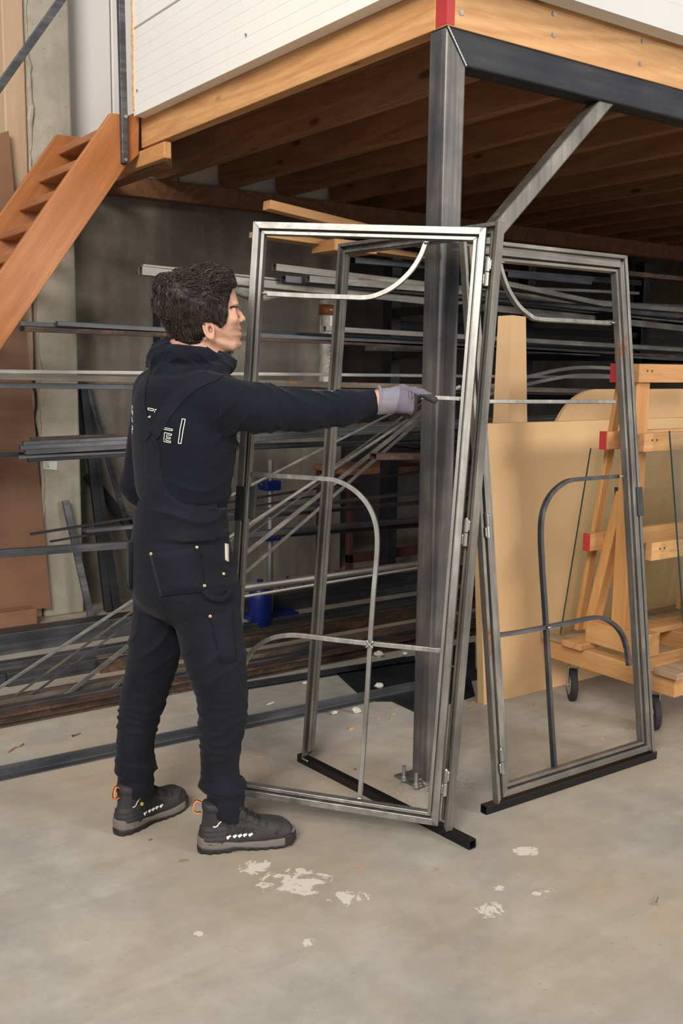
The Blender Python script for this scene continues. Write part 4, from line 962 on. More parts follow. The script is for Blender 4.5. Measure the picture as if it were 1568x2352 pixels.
# silhouette rows -> loft of ellipses
PHI = math.radians(33); Fd = V(math.cos(PHI), math.sin(PHI), 0); Sd = V(math.sin(PHI), -math.cos(PHI), 0)
YB = 3.02
def rows(tab, ratio):    # (py, left px, right px, depth) -> z, cx, cy, image half width
    out = []
    for py, l, r, Y in tab:
        pl_ = at(l, py, Y); pr_ = at(r, py, Y); out.append((pl_[2], (pl_[0]+pr_[0])/2, Y, (pr_[0]-pl_[0])/2))
    out.sort(); return np.array(out).T
def loft(P, R, ra, rb, e=2.2):
    """ra: depth share, rb: width share; chosen so that the image half-width equals the row's"""
    z, cx, cy, w = R; k = math.sqrt((ra*Fd[0])**2+(rb*Sd[0])**2)
    x = np.interp(P[:, 2], z, cx); y = np.interp(P[:, 2], z, cy); ww = np.interp(P[:, 2], z, w)/k
    dx = P[:, 0]-x; dy = P[:, 1]-y; f = dx*Fd[0]+dy*Fd[1]; s = dx*Sd[0]+dy*Sd[1]
    a = ra*ww; b = rb*ww; q = (np.abs(f/a)**e+np.abs(s/b)**e)**(1/e); d = (q-1)*np.minimum(a, b)
    return np.maximum(d, np.maximum(z[0]-P[:, 2], P[:, 2]-z[-1]))
TORSO = rows([(842, 400, 480, 3.03), (852, 365, 515, 3.03), (866, 330, 540, 3.03), (885, 311, 548, 3.03), (915, 303, 547, 3.03), (950, 299, 545, 3.02), (1000, 298, 544, 3.02), (1050, 301, 538, 3.02), (1100, 306, 530, 3.02), (1150, 313, 520, 3.01), (1200, 312, 518, 3.01), (1230, 309, 520, 3.01), (1262, 306, 522, 3.01)], 0)
HIPS = rows([(1130, 318, 512, 3.01), (1150, 311, 517, 3.01), (1200, 309, 519, 3.01), (1250, 301, 527, 3.01), (1300, 303, 535, 3.02), (1350, 305, 544, 3.02), (1375, 312, 543, 3.02), (1400, 335, 525, 3.02), (1420, 375, 490, 3.02)], 0)
LEGR = rows([(1330, 400, 545, 2.975), (1400, 400, 551, 2.97), (1450, 408, 556, 2.97), (1500, 420, 560, 2.97), (1550, 433, 564, 2.97), (1600, 452, 569, 2.975), (1640, 456, 568, 2.975), (1700, 459, 556, 2.965), (1750, 462, 548, 2.96), (1782, 463, 548, 2.955), (1796, 458, 562, 2.955), (1808, 461, 562, 2.955), (1818, 476, 560, 2.955), (1850, 478, 560, 2.95), (1888, 484, 556, 2.945)], 0)
LEGL = rows([(1330, 304, 410, 3.07), (1400, 305, 410, 3.07), (1450, 300, 412, 3.075), (1500, 296, 412, 3.08), (1550, 288, 400, 3.085), (1600, 277, 385, 3.09), (1650, 271, 368, 3.09), (1700, 268, 355, 3.085), (1735, 268, 353, 3.085), (1752, 266, 358, 3.085), (1766, 265, 357, 3.085), (1776, 273, 351, 3.085), (1800, 272, 352, 3.08), (1822, 276, 350, 3.08)], 0)
shR = at(520, 928, 2.895); elR = at(700, 945, 2.90); wrR = at(868, 922, 2.95)
def B_(f, s, z): return V(-.478, 3.02, 0)+Fd*f+Sd*s+V(0, 0, z)
shL = B_(-.01, -.185, 1.41); elL = B_(-.05, -.245, 1.10); wrL = B_(.07, -.21, .97)
shRi = B_(-.01, .15, 1.415)
# ---- head in its own axes: x to the face, y towards the viewer side, z up; origin at picture point (460,700)
YAW = math.radians(17); HO = at(460, 700, 3.035); hx = V(math.cos(YAW), math.sin(YAW), 0); hy = V(math.sin(YAW), -math.cos(YAW), 0); KP = 763.
def hp_(px, py, dy=0.): return ((px-460)/KP/math.cos(YAW)-dy*math.tan(YAW)*0, (700-py)/KP)
def grad(fun, P, e=.002):
    P = np.atleast_2d(P); g = np.stack([fun(P+np.eye(3)[i]*e)-fun(P-np.eye(3)[i]*e) for i in range(3)], -1); return g/(np.linalg.norm(g, axis=1)[:, None]+1e-9)
def project(P, fun, off=0., it=8):
    P = np.array(P, float)
    for _ in range(it): P = P-grad(fun, P, .004)*((fun(P)-off)*.8)[:, None]
    return P
def toH(P): q = P-HO; return np.stack([q@hx, q@hy, q[:, 2]], -1)
def poly_sdf(poly, res=.002, pad=.06, blur=1):
    p = np.array(poly, float); lo = p.min(0)-pad; hi = p.max(0)+pad; nx, ny = ((hi-lo)/res).astype(int)+1
    X, Y = np.meshgrid(lo[0]+np.arange(nx)*res, lo[1]+np.arange(ny)*res, indexing='ij'); d = np.full(X.shape, 1e9); ins = np.zeros(X.shape, bool)
    for i in range(len(p)):
        a, b = p[i], p[(i+1) % len(p)]; e = b-a; wx, wy = X-a[0], Y-a[1]; t = np.clip((wx*e[0]+wy*e[1])/(e@e), 0, 1); d = np.minimum(d, (wx-t*e[0])**2+(wy-t*e[1])**2)
        c = (a[1] > Y) != (b[1] > Y); ins ^= c & (X < (b[0]-a[0])*(Y-a[1])/(b[1]-a[1]+1e-12)+a[0])
    d = np.sqrt(d); d[ins] *= -1
    for _ in range(blur): d[1:-1, 1:-1] = (d[1:-1, 1:-1]*4+d[:-2, 1:-1]+d[2:, 1:-1]+d[1:-1, :-2]+d[1:-1, 2:])/8
    def f(x, y):
        u = np.clip((x-lo[0])/res, 0, nx-1.001); v = np.clip((y-lo[1])/res, 0, ny-1.001); i = u.astype(int); j = v.astype(int); u = u-i; v = v-j
        return d[i, j]*(1-u)*(1-v)+d[i+1, j]*u*(1-v)+d[i, j+1]*(1-u)*v+d[i+1, j+1]*u*v
    return f
face = [(521, 664), (530, 677), (535.5, 688), (536.5, 694), (534, 703), (534.5, 712), (536, 722), (541, 736), (545, 742), (548.5, 748), (551, 752), (550, 755), (546, 757.5), (549.5, 760), (552.5, 765), (550.5, 770), (547, 775), (548, 780), (551.5, 785), (552, 790), (547, 796), (536, 800), (523, 803), (514, 809), (512, 820), (516, 845), (520, 870), (408, 870), (402, 820), (394, 785), (385, 755), (376, 725), (374, 690), (382, 660), (405, 636), (440, 624), (475, 628), (500, 640)]
fsd = poly_sdf([hp_(*p) for p in face], .0015, .05, 1)
hsil = [(546, 672), (535, 652), (530, 636), (520, 622), (500, 611), (478, 607), (450, 612), (425, 620), (398, 630), (374, 644), (361, 668), (360, 692), (365, 722), (378, 750), (388, 775), (402, 830), (470, 830), (540, 800), (546, 735)]
hsd = poly_sdf([hp_(*p) for p in hsil], .002, .05, 2)
hreg = poly_sdf([hp_(*p) for p in [(560, 560), (560, 655), (528, 657), (521, 664), (518, 677), (514, 694), (509, 716), (505, 742), (497, 751), (490, 745), (483, 742), (470, 739), (459, 741), (456, 760), (462, 780), (466, 788), (430, 787), (396, 780), (380, 790), (330, 790), (330, 560)]], .002, .05, 1)
zW = [-.20, -.15, -.125, -.105, -.09, -.06, -.02, .03, .07, .10]; wW = [.062, .060, .054, .052, .060, .070, .074, .077, .074, .066]; dW = [.07, .068, .066, .070, .075, .080, .085, .09, .088, .08]
def head(P):
    q = toH(P); x, y, z = q.T; w = np.interp(z, zW, wW); D = np.interp(z, zW, dW)
    d = fsd(x, z)+D*(np.abs(y)/w)**2.5
    def L(px, py, dy=0., dx=0.): a, b = hp_(px, py); return V(a+dx, dy, b)
    d = d*.75
    d = smin(d, ell(q, L(470, 690), (.088, .070, .075)), .03)
    # nose
    n0, n1, n2 = L(533, 703), L(546, 718), L(553.5, 729)
    d = smin(d, chain(q, [n0, n1, n2], [.0065, .0075, .0088], .006), .010)
    for s in (-1, 1):
        d = smin(d, ell(q, L(545, 733, .0115*s), (.0105, .0062, .0072)), .006)
        d = smax(d, -ell(q, L(549.5, 737.5, .006*s), (.0045, .0026, .0035)), .002)
        d = smin(d, ell(q, L(531, 697, .024*s), (.012, .020, .0065)), .012)           # brow ridge
        d = smax(d, -ell(q, L(536, 711, .031*s), (.016, .015, .0092)), .010)          # eye socket
        d = smin(d, ell(q, L(526.0, 711.5, .031*s), (.0128, .0140, .0112)), .002)      # eye ball and lids
        d = smin(d, ell(q, L(522, 732, .044*s), (.022, .016, .018)), .02)             # cheekbone
        d = smin(d, cap(q, L(463, 775, .055*s), L(525, 793, .028*s), .012, .011), .022)  # jaw
        d = smax(d, -cap(q, L(546, 757.5, .0), L(538, 757.5, .024*s), .0016, .0010), .003)   # mouth line
        d = smin(d, cap(q, L(546.5, 753, .0), L(538, 756, .020*s), .0042, .0015), .005); d = smin(d, cap(q, L(547, 763.5, .0), L(538, 759, .019*s), .0050, .0015), .005)
        d = smax(d, -ell(q, L(539, 712.0, .029*s), (.008, .0105, .0026)), .0015)          # lid slit
        e = q-L(468, 755, .074*s, 0); ca, sa = math.cos(.25), math.sin(.25)             # ear
        ex, ez = e[:, 0]*ca+e[:, 2]*sa, -e[:, 0]*sa+e[:, 2]*ca; ey = (e[:, 1]*s-.35*(-ex)*1.0)
        E_ = np.stack([ex, ey, ez], -1); r_ = np.abs(np.sqrt((ex/.0165)**2+(ez/.031)**2+1e-9)-.86)*.018
        rim = np.sqrt(r_**2+(ey-.004)**2)-.0040; dish = ell(E_, (0.002, 0, 0), (.0155, .0040, .029)); lobe = ell(E_, (.004, .002, -.026), (.0085, .0045, .009)); tra = ell(E_, (.015, .002, -.004), (.005, .005, .008))
        hole = ell(E_, (.006, .006, -.002), (.0075, .006, .013))
        cav = ell(E_, (.005, .001, -.004), (.0065, .010, .010)); ear = smin(smin(smin(rim, smax(dish, -hole, .003), .004), lobe, .006), tra, .004); d = smin(d, ear, .004); d = smax(d, -cav, .003)
    return d
def hand(P, W0, dirv, up, lat, k=1., glove=0., point=True, s=1):
    """W0 wrist, dirv along the hand, up = back of the hand, lat = towards the thumb"""
    g = glove; L = lambda a, b, c: W0+dirv*a*k+lat*b*k+up*c*k
    d = chain(P, [L(0, 0, 0), L(.03, 0, 0), L(.055, 0, .0)], [.027+g, .028+g, .030+g], .02)
    for i, b in enumerate((.030, .010, -.010, -.028)): d = smin(d, cap(P, L(.03, b*.7, .001), L(.088-.004*abs(i-1)-(.014 if point and i else 0), b, .002-.002*i), .0155+g, .0125+g), .014)
    fl_ = [.046, .050, .046, .036]
    for i, b in enumerate((.030, .010, -.010, -.028)):
        kx = .090-.004*abs(i-1); r0 = .0098-.0006*(i == 3)+g
        if i > 0 and point: kx -= .016
        if i == 0 and point: pts = [L(kx-.012, b*.95, .001), at(968, 903, 2.975), at(984, 911, 2.972), at(997, 919, 2.968)]; rs = [.0112+g, .0100+g, .0092+g, .0082+g]
        else: pts = [L(kx, b, .000), L(kx+(.030 if not point else .013), b, -.028), L(kx+.008, b*.98, -.047), L(kx-.014, b*.96, -.036)]; rs = [.0110+g, r0, r0-.0006, r0-.0012]
        d = smin(d, chain(P, pts, rs, .004), .0035)
    th = [L(.022, .030, -.010), L(.052, .050, -.022), L(.082, .046, -.032), L(.104, .034, -.036)]
    return smin(d, chain(P, th, [.0165+g, .0130+g, .0112+g, .0092+g], .006), .007)
hW = at(893, 918, 2.955); hD = nrm(at(958, 920, 2.968)-hW); hUp = nrm(V(-.03, -.86, .50)); hUp = nrm(hUp-hD*(hUp@hD)); hLat = nrm(np.cross(hD, hUp)); hLat = hLat if hLat[1] > 0 else -hLat
def handR(P, g=0.): return hand(P, hW, hD, hUp, hLat, .93, g)
lD = nrm(V(.6, .25, -.45)); lU = nrm(V(.2, .5, .6)-lD*(V(.2, .5, .6)@lD)); lL = np.cross(lD, lU)
def handL(P, g=0.): return hand(P, wrL+lD*.03, lD, lU, lL, .93, g, False)
def body(P):
    d = np.full(len(P), 1e3)
    z = P[:, 2]
    t = smax(loft(P, TORSO, .62, .9), z-1.44, .03)+.022
    t = smin(t, loft(P, HIPS, .72, .86)+.025, .04)
    t = smin(t, chain(P, [shR, elR, wrR, hW], [.048, .038, .0265, .026], .03), .03); t = smin(t, chain(P, [shL, elL, wrL, wrL+lD*.03], [.048, .038, .027, .026], .03), .03)
    t = smin(t, smin(cap(P, shRi, shR, .05, .05), cap(P, shL, B_(0, 0, 1.40), .05, .06), .03), .04)
    for R in (LEGR, LEGL): t = smin(t, smax(loft(P, R, .8, .8)+.016, .10-z, .01), .03)
    t = smin(t, cap(P, V(-.362, 2.935, .05), V(-.350, 2.945, .13), .030, .032), .02); t = smin(t, cap(P, V(-.362, 2.935, .045), V(-.20, 2.977, .040), .026, .022), .02)
    t = smin(t, cap(P, V(-.663, 3.072, .05), V(-.660, 3.08, .13), .026, .028), .02); t = smin(t, cap(P, V(-.663, 3.072, .045), V(-.585, 3.185, .040), .026, .022), .02)
    m = z > 1.44; 
    hd = np.full(len(P), 1.)
    if m.any(): hd[m] = np.maximum(head(P[m]), 1.455-z[m])
    t = smin(t, hd, .025) if m.any() else t
    m = (P[:, 0] > .08) & (z > 1.2)
    if m.any(): t[m] = smin(t[m], handR(P[m], -.002), .01)
    m = (z < 1.1) & (z > .75) & (P[:, 1] > 3.0)
    if m.any(): t[m] = smin(t[m], handL(P[m]), .01)
    return t
mk = Mat('skin', .5); mk.b.inputs['Subsurface Weight'].default_value = .06; mk.b.inputs['Subsurface Radius'].default_value = (.01, .005, .003)
mk.b.inputs['Subsurface Scale'].default_value = .4
_c = mk.mix(mk.ramp(mk.noise(22, 4, mk.vec((1, 1, 1), False)), [(.35, BW(0)), (.7, BW(.45))]), s2l((198, 152, 128)), s2l((182, 130, 108)))
_g = mk.n.new('ShaderNodeNewGeometry'); _m = mk.n.new('ShaderNodeMapping'); _m.vector_type = 'TEXTURE'; _jc = toW(HO+hx*hp_(530, 0)[0]+V(0, 0, hp_(0, 780)[1]))
_m.inputs['Location'].default_value = tuple(_jc); _m.inputs['Scale'].default_value = (.085, .085, .05); mk.l.new(_g.outputs['Position'], _m.inputs[0])
_l = mk.n.new('ShaderNodeVectorMath'); _l.operation = 'LENGTH'; mk.l.new(_m.outputs[0], _l.inputs[0]); _f = mk.ramp(_l.outputs['Value'], [(.45, BW(1)), (1., BW(0))])
_s = mk.ramp(mk.noise(420, 2, mk.vec((1, 1, 1), False)), [(.38, BW(0)), (.62, BW(.55))])
mk.col(mk.mix(mk.math('MULTIPLY', _s, _f), _c, s2l((112, 84, 72)))); mk.bump(mk.noise(300, 3, mk.vec((1, 1, 1), False)), .06, .001)
M['skin'] = mk.m
mlip = Mat('lips', .4).col(s2l((184, 122, 110))).m
def m_cloth(name, c, c2, rough=.85, sheen=.15, sc_=420, lint=True):
    m = Mat(name, rough); v = m.vec((1, 1, 1), False); n = m.noise(5, 4, v, .6); cc = m.ramp(n, [(.35, s2l(c)), (.7, s2l(c2))])
    wv = m.noise(sc_, 2, v); cc = m.mix(m.math('MULTIPLY', wv, .35), cc, s2l(tuple(x*.55 for x in c)))
    if lint:
        vo = m.n.new('ShaderNodeTexVoronoi'); vo.inputs['Scale'].default_value = 55; m.l.new(v, vo.inputs['Vector'])
        k = m.ramp(vo.outputs['Distance'], [(.0, BW(.5)), (.03, BW(.5)), (.06, BW(0))]); k2 = m.ramp(m.noise(4, 2, v), [(.5, BW(0)), (.62, BW(1))]); cc = m.mix(m.math('MULTIPLY', k, k2), cc, s2l((96, 92, 92)))
    m.b.inputs['Specular IOR Level'].default_value = .25; m.b.inputs['Sheen Weight'].default_value = sheen; m.b.inputs['Sheen Roughness'].default_value = .5; m.col(cc).bump(wv, .25, .001); return m.m
M['hoodie'] = m_cloth('black_jersey', (9, 11, 23), (15, 18, 32), .9, .04)
M['canvas'] = m_cloth('black_canvas', (11, 13, 24), (22, 24, 35), .85, .04, 600)
wk = thing('person', tuple(toW(V(-.48, 3.02, 0))), 'person in black dungarees and hoodie pointing a gloved finger at the steel door', 'person')
V_, F_ = nets(body, (-.86, 2.66, 0.0), (.36, 3.36, 1.82), .0075, [(0, -.62, -.29, .0026), (1, 2.93, 3.14, .0026), (2, 1.50, 1.81, .0026)], .06)
V_ = relax(V_, F_, 1, .35)
def bmat(c):
    q = toH(c); m = np.zeros(len(c), int); x, y, z = q.T
    lp = (x > hp_(541, 757)[0]-.002) & (np.abs(y) < .020) & (z < hp_(0, 750.5)[1]) & (z > hp_(0, 769)[1]); 
    m[lp] = 1; return m
bd = meshC('body', V_, F_, [M['skin'], mlip], wk, bmat)
# eyes and brows
def hpt(px, py, dy, dx=0.): a, b = hp_(px, py); return HO+hx*(a+dx)+hy*dy+V(0, 0, b)
for s in (1, -1):
    c0 = hpt(526.6, 711.8, .031*s); 
    mb = MB(); rg = []
    for k in range(9):
        t = math.pi*k/8; rg.append([toW(c0+(hx*math.cos(t)*.0122+(hy*math.cos(a)+V(0, 0, 1)*math.sin(a))*max(math.sin(t), .02)*.0122)) for a in np.linspace(0, 2*math.pi, 16, endpoint=False)])
    mb.rings(rg); ey = mb.build('eye', m_plain('eye_white', (150, 138, 128), .2), wk, smooth=True)
    g = nrm(hx+hy*.05*s); ic = c0+g*.0108; mb = MB(); mb.rod(toW(ic), toW(ic+g*.0016), .0056, .0046, 16); mb.build('iris', m_plain('brown_iris', (52, 34, 26), .15), ey, smooth=True)
    eb = MB()
    for k in range(80):
        t = k/79; x_, z_ = 534.5-13.*t, 699.5+1.5*t+6*t*t; dy = (.011+.042*t)*s
        p0 = project(hpt(x_, z_+rnd.uniform(-1.4, 1.4), dy)[None], head, .0006)[0]; d0 = (hy*s*.008+hx*-.004+V(0, 0, rnd.uniform(-.002, .003))); eb.tube([toW(p0+V(0, 0, rnd.uniform(-.0018, .0018))), toW(p0+d0*.6), toW(p0+d0)], .0009, 4, [.0009, .0008, .0002])
    lc = hpt(526.0, 712.3, .031*s); lash = [lc+hx*.0131*math.cos(t)+hy*s*.0143*math.sin(t)+V(0, 0, .0012*math.cos(2*t)) for t in np.linspace(-.7, 1.35, 9)]
    eb.tube([toW(v) for v in lash], .0011, 5)
    eb.build('eyebrow', m_plain('brow_hair', (34, 25, 22), .6), wk)

# ---- hair: a full cap plus several hundred wavy locks (joined, past counting)
def hairf(P):
    q = toH(P); x, y, z = q.T; w = np.interp(z, zW, wW)+.014; D = np.interp(z, zW, dW)+.012
    n = waves(P, 5, (120, 230), 9)*.0042+waves(P, 8, (60, 100), 6)*.0055
    d = (hsd(x, z)+D*(np.abs(y)/w)**2.5)*.75
    side = np.clip((z-hp_(0, 742)[1])/.03, 0, 1); d = smax(d+.004*(1-side), hreg(x, z), .008)
    return d+n*np.clip(.4+side, 0, 1)
hm = Mat('dark_hair', .5); hm.col(hm.ramp(hm.noise(40, 3, hm.vec((1, 1, 1), False)), [(.3, s2l((17, 14, 15))), (.7, s2l((50, 39, 35)))])); hm.b.inputs['Specular IOR Level'].default_value = .35; M['hair'] = hm.m
hl2 = Mat('hair_light', .36); hl2.col(s2l((70, 56, 48))); M['hair2'] = hl2.m
V_, F_ = nets(hairf, tuple(HO+V(-.16, -.14, -.14)), tuple(HO+V(.13, .14, .15)), .0030, None, .04)
hair = meshC('hair', V_, F_, M['hair'], wk)
def grad(fun, P, e=.002):
    P = np.atleast_2d(P); g = np.stack([fun(P+np.eye(3)[i]*e)-fun(P-np.eye(3)[i]*e) for i in range(3)], -1); return g/(np.linalg.norm(g, axis=1)[:, None]+1e-9)
NR = grad(hairf, V_, .004); hr = np.random.RandomState(3)
Hq = toH(V_); cand = np.where((Hq[:, 1] > -.045))[0]; sel = hr.choice(cand, 3800, False); mb = MB()
whorl = hp_(400, 655)
p = V_[sel]; q = Hq[sel]; n = NR[sel]; N_ = len(sel)
nz_ = lambda v: v/(np.linalg.norm(v, axis=1)[:, None]+1e-9)
top = np.clip((q[:, 2]-.0)/.06, 0, 1)[:, None]; back = (q[:, 0] < -.03)[:, None]
flow = hx*(.9*top+.15)+V(0, 0, 1)*(-1.0+.9*top)-hx*.35*(1-top)*back
flow = np.where((q[:, 0] < whorl[0])[:, None], -hx*.2+V(0, 0, -1), flow)+hr.normal(size=(N_, 3))*.22
flow = nz_(flow-n*(flow*n).sum(1)[:, None]); bi = np.cross(n, flow); top = top[:, 0]
Lk = hr.uniform(.020, .046, N_)[:, None]; amp = hr.uniform(.002, .0055, N_)*np.where(top > .4, 1.1, .5); ph = hr.rand(N_)*6.28; tw = hr.uniform(3, 7, N_)
c_p = p-n*.001; TR = []; K_ = 10
for k in range(K_):
    t = k/(K_-1); o2 = bi*(np.sin(ph+tw*t)*amp)[:, None]+n*(.0022*math.sin(math.pi*t)+.0022*(1+np.cos(ph+tw*t))*top)[:, None]
    TR.append(toW(c_p+o2)); c_p = c_p+flow*Lk/(K_-1); dd = hairf(c_p); nn = grad(hairf, c_p, .006); c_p = c_p-nn*np.clip(dd, -.006, .006)[:, None]; flow = nz_(flow-nn*(flow*nn).sum(1)[:, None])
TR = np.array(TR)
for i in range(N_):
    r = hr.uniform(.0005, .0014); mb.cur = 1 if hr.rand() < .16 else 0
    mb.tube(TR[:, i], r, 4, [r*.5, r, r, r, r, r, r*.9, r*.8, r*.6, r*.2])
o = mb.build('hair_locks', [M['hair'], M['hair2']], wk, smooth=True); o['kind'] = 'stuff'

# ---- clothing
ZP = lambda py, Y=3.0: at(420, py, Y)[2]
def sleeves(P, g=0.):
    d = chain(P, [shR, at(600, 937, 2.885), elR, at(790, 938, 2.925), at(856, 923, 2.95)], [.072+g, .064+g, .0545+g, .046+g, .0345+g], .03)
    d = smax(d, (P-at(852, 923, 2.95))@nrm(wrR-elR), .004)
    l = chain(P, [shL, elL, wrL], [.070+g, .060+g, .042+g], .03); l = smax(l, (P-wrL)@nrm(wrL-elL), .004)
    return d, l
def torso_only(P):
    t = loft(P, TORSO, .66, .92)
    sh = smin(cap(P, shRi, shR, .068, .070), cap(P, shL, B_(-.01, -.06, 1.43), .068, .062), .03)
    return smin(t, sh, .035)
def torso0(P):
    t = torso_only(P); a, b = sleeves(P)
    t = smin(t, a, .028); return smin(t, b, .03)
def hoodf(P):
    lo = [at(358, 832, 3.06), at(385, 860, 2.985), at(440, 868, 2.93), at(495, 857, 2.935), at(526, 838, 3.0), at(505, 818, 3.08), at(440, 805, 3.13), at(385, 812, 3.12), at(358, 832, 3.06)]
    up = [at(378, 806, 3.06), at(410, 815, 2.98), at(460, 818, 2.945), at(502, 826, 2.98), at(510, 815, 3.06), at(460, 800, 3.11), at(400, 795, 3.10), at(378, 806, 3.06)]
    d = chain(P, lo, [.026, .036, .034, .027, .020, .03, .035, .035, .026], .006)
    e = chain(P, up, [.028, .030, .026, .018, .018, .024, .03, .03, .028], .006)
    d = smin(d, e, .012); d = smin(d, ell(P, at(372, 822, 3.04), (.042, .07, .040)), .02); return d
def crease(P):
    z = P[:, 2]
    arm = np.clip((P[:, 0]+.30)/.12, 0, 1)*np.clip((.07-P[:, 0])/.12, 0, 1)
    w = waves(P, 11, (38, 70), 7, (1.5, .6, .8))
    ph = (P[:, 0]*1.0+P[:, 2]*.9+P[:, 1]*.3)
    ridge = 1-np.abs(np.sin(ph*48+2.2*np.sin(P[:, 2]*23+P[:, 1]*19)+1.2*np.sin(P[:, 0]*31)))
    d = -arm*(.009*ridge**3+.002*w)
    arp = np.exp(-(((P[:, 0]+.30)/.07)**2+((z-1.34)/.10)**2)); rg = 1-np.abs(np.sin((P[:, 0]*.9-P[:, 2]*.75)*44+1.5*np.sin(z*17))); d = d-arp*.012*rg**3
    lw = bump_(z, 1.08, .09); rg2 = 1-np.abs(np.sin((z-.28*P[:, 0]*1.0)*34+1.6*np.sin(P[:, 0]*14+P[:, 1]*9))); d = d-lw*.011*rg2**3*(P[:, 0] < -.25)*np.clip((P[:, 0]+.66)/.08, .25, 1)
    return d-.0022*waves(P, 4, (14, 30), 7)
def hoodie(P):
    z = P[:, 2]; d = torso0(P)+crease(P)
    h = hoodf(P); hw = 1-np.abs(np.sin(P[:, 2]*70+4*np.sin(P[:, 0]*16)+2*np.sin(P[:, 1]*21))); h = h-.007*hw**3-.0015*waves(P, 9, (40, 70), 6)
    h = smax(h, -(head(P)+.012) if False else -np.ones(len(P)), .001)
    d = smin(d, h, .008)
    lowz = ZP(1150); d = d+.013*np.clip((lowz-z)/.03+.5, 0, 1)
    return np.maximum(d, ZP(1262)-z)
V_, F_ = nets(hoodie, (-.84, 2.70, .80), (.16, 3.34, 1.62), .0056, None, .05)
V_ = relax(V_, F_, 1, .4); hd_ = meshC('hoodie', V_, F_, M['hoodie'], wk)
def trace(px, fun, t0=2.3):
    px = np.atleast_2d(np.array(px, float)); D_ = np.array([nrm(rayC(*p)) for p in px]); t = np.full(len(px), t0)
    for _ in range(90): t = np.minimum(t+fun(CP+D_*t[:, None])*.55, 4.2)
    return CP+D_*t[:, None]
smooth_torso = torso0
# top edge of the dungarees on the back, measured across the body
Sof = lambda P: (P-V(-.478, 3.02, 0))@Sd
ep = trace([(366, 1000), (364, 1045), (367, 1092), (385, 1125), (405, 1148), (430, 1161), (480, 1172), (512, 1180)], smooth_torso)
yp = trace([(346, 982)], smooth_torso)[0]; s0 = Sof(yp[None])[0]
es = np.abs(Sof(ep)-s0); es = np.maximum.accumulate(es+np.arange(len(es))*1e-4); ez = ep[:, 2]; zY = yp[2]
def topz(P):
    s = np.abs(Sof(P)-s0); f = (P-V(-.478, 3.02, 0))@Fd
    zb = np.interp(s, np.concatenate([[0, es[0]*.95], es]), np.concatenate([[zY, zY-.004], ez])); zf = np.where(np.abs(Sof(P)) < .12, 1.28, 1.08)
    return np.where(f < .03, zb, zf)
cR = at(478, 1860, 2.945); _e = at(556, 1888, 2.945); sR = (_e[2]-cR[2])/(_e[0]-cR[0]); cL = at(276, 1818, 3.08); _e = at(350, 1826, 3.08); sL = (_e[2]-cL[2])/(_e[0]-cL[0])
def trousers(P):
    z = P[:, 2]; d = smin(loft(P, HIPS, .80, .90), 9., .001)
    lr = loft(P, LEGR, .86, .86); ll = loft(P, LEGL, .86, .86); d = smin(d, smin(lr, ll, .012), .03)
    u = torso_only(P)+crease(P)-.004; sh = u
    d = smin(d, np.maximum(sh, ZP(1200)-.03-z), .012); d = np.maximum(d, (z-topz(P)))
    kn = bump_(z, ZP(1665), .075)+.35*bump_(z, ZP(1560), .06)
    ang_ = P[:, 0]*11+P[:, 1]*13
    rg = 1-np.abs(np.sin(z*92+1.8*np.sin(ang_)+1.1*np.sin(z*37+ang_*1.7))); d = d-kn*(.0085*rg**2-.003)
    an = bump_(z, ZP(1790), .05); rg = 1-np.abs(np.sin(z*75+1.4*np.sin(ang_*1.3+1))); d = d-an*.007*rg**2
    se = bump_(z, ZP(1300), .10); rg = 1-np.abs(np.sin((z+.12*P[:, 0])*52+1.8*np.sin(P[:, 0]*17+P[:, 1]*9))); d = d-se*.0045*rg**3*(P[:, 0] > -.55)
    th = bump_(z, ZP(1480), .09); rg = 1-np.abs(np.sin((z*.8-P[:, 0]*.9)*36+1.2*np.sin(z*22))); d = d-th*.009*rg**3
    d = d-.0028*waves(P, 21, (12, 28), 8)
    rt = P[:, 0] > -.50; zc = np.where(rt, cR[2]+(P[:, 0]-cR[0])*sR, cL[2]+(P[:, 0]-cL[0])*sL); return smax(d, np.maximum(zc-z, -1.), .004)
V_, F_ = nets(trousers, (-.84, 2.72, .05), (-.16, 3.34, 1.40), .0056, None, .05)
V_ = relax(V_, F_, 1, .35); dg = meshC('dungarees', V_, F_, M['canvas'], wk)
outer = lambda P: np.minimum(hoodie(P), trousers(P))
both = lambda P: np.minimum(hoodie(P), trousers(P))
def ribbon(pts, fun, width, th, mat, name, parent, off=.001, n=8, taper=None):
    P = np.array(catmull(pts, n)); P = project(P, fun, off+th/2); N = grad(fun, P, .006); mb = MB(); R_ = []; m = len(P)
    for i in range(m):
        t = nrm(P[min(i+1, m-1)]-P[max(i-1, 0)]); s = nrm(np.cross(t, N[i])); nn = np.cross(s, t); w = width*(taper[i*len(taper)//m] if taper else 1)/2
        ed = []
        for k in np.linspace(-1, 1, 5): 
            e0 = P[i]+s*w*k; ed.append(e0)
        ed = project(np.array(ed), fun, off, 3)
        R_.append([toW(v) for v in ed]+[toW(v+nn*th) for v in ed[::-1]])
    o = mb.rings(R_).build(name, mat, parent, smooth=True); es_ = o.modifiers.new('split', 'EDGE_SPLIT'); es_.split_angle = .9; return o
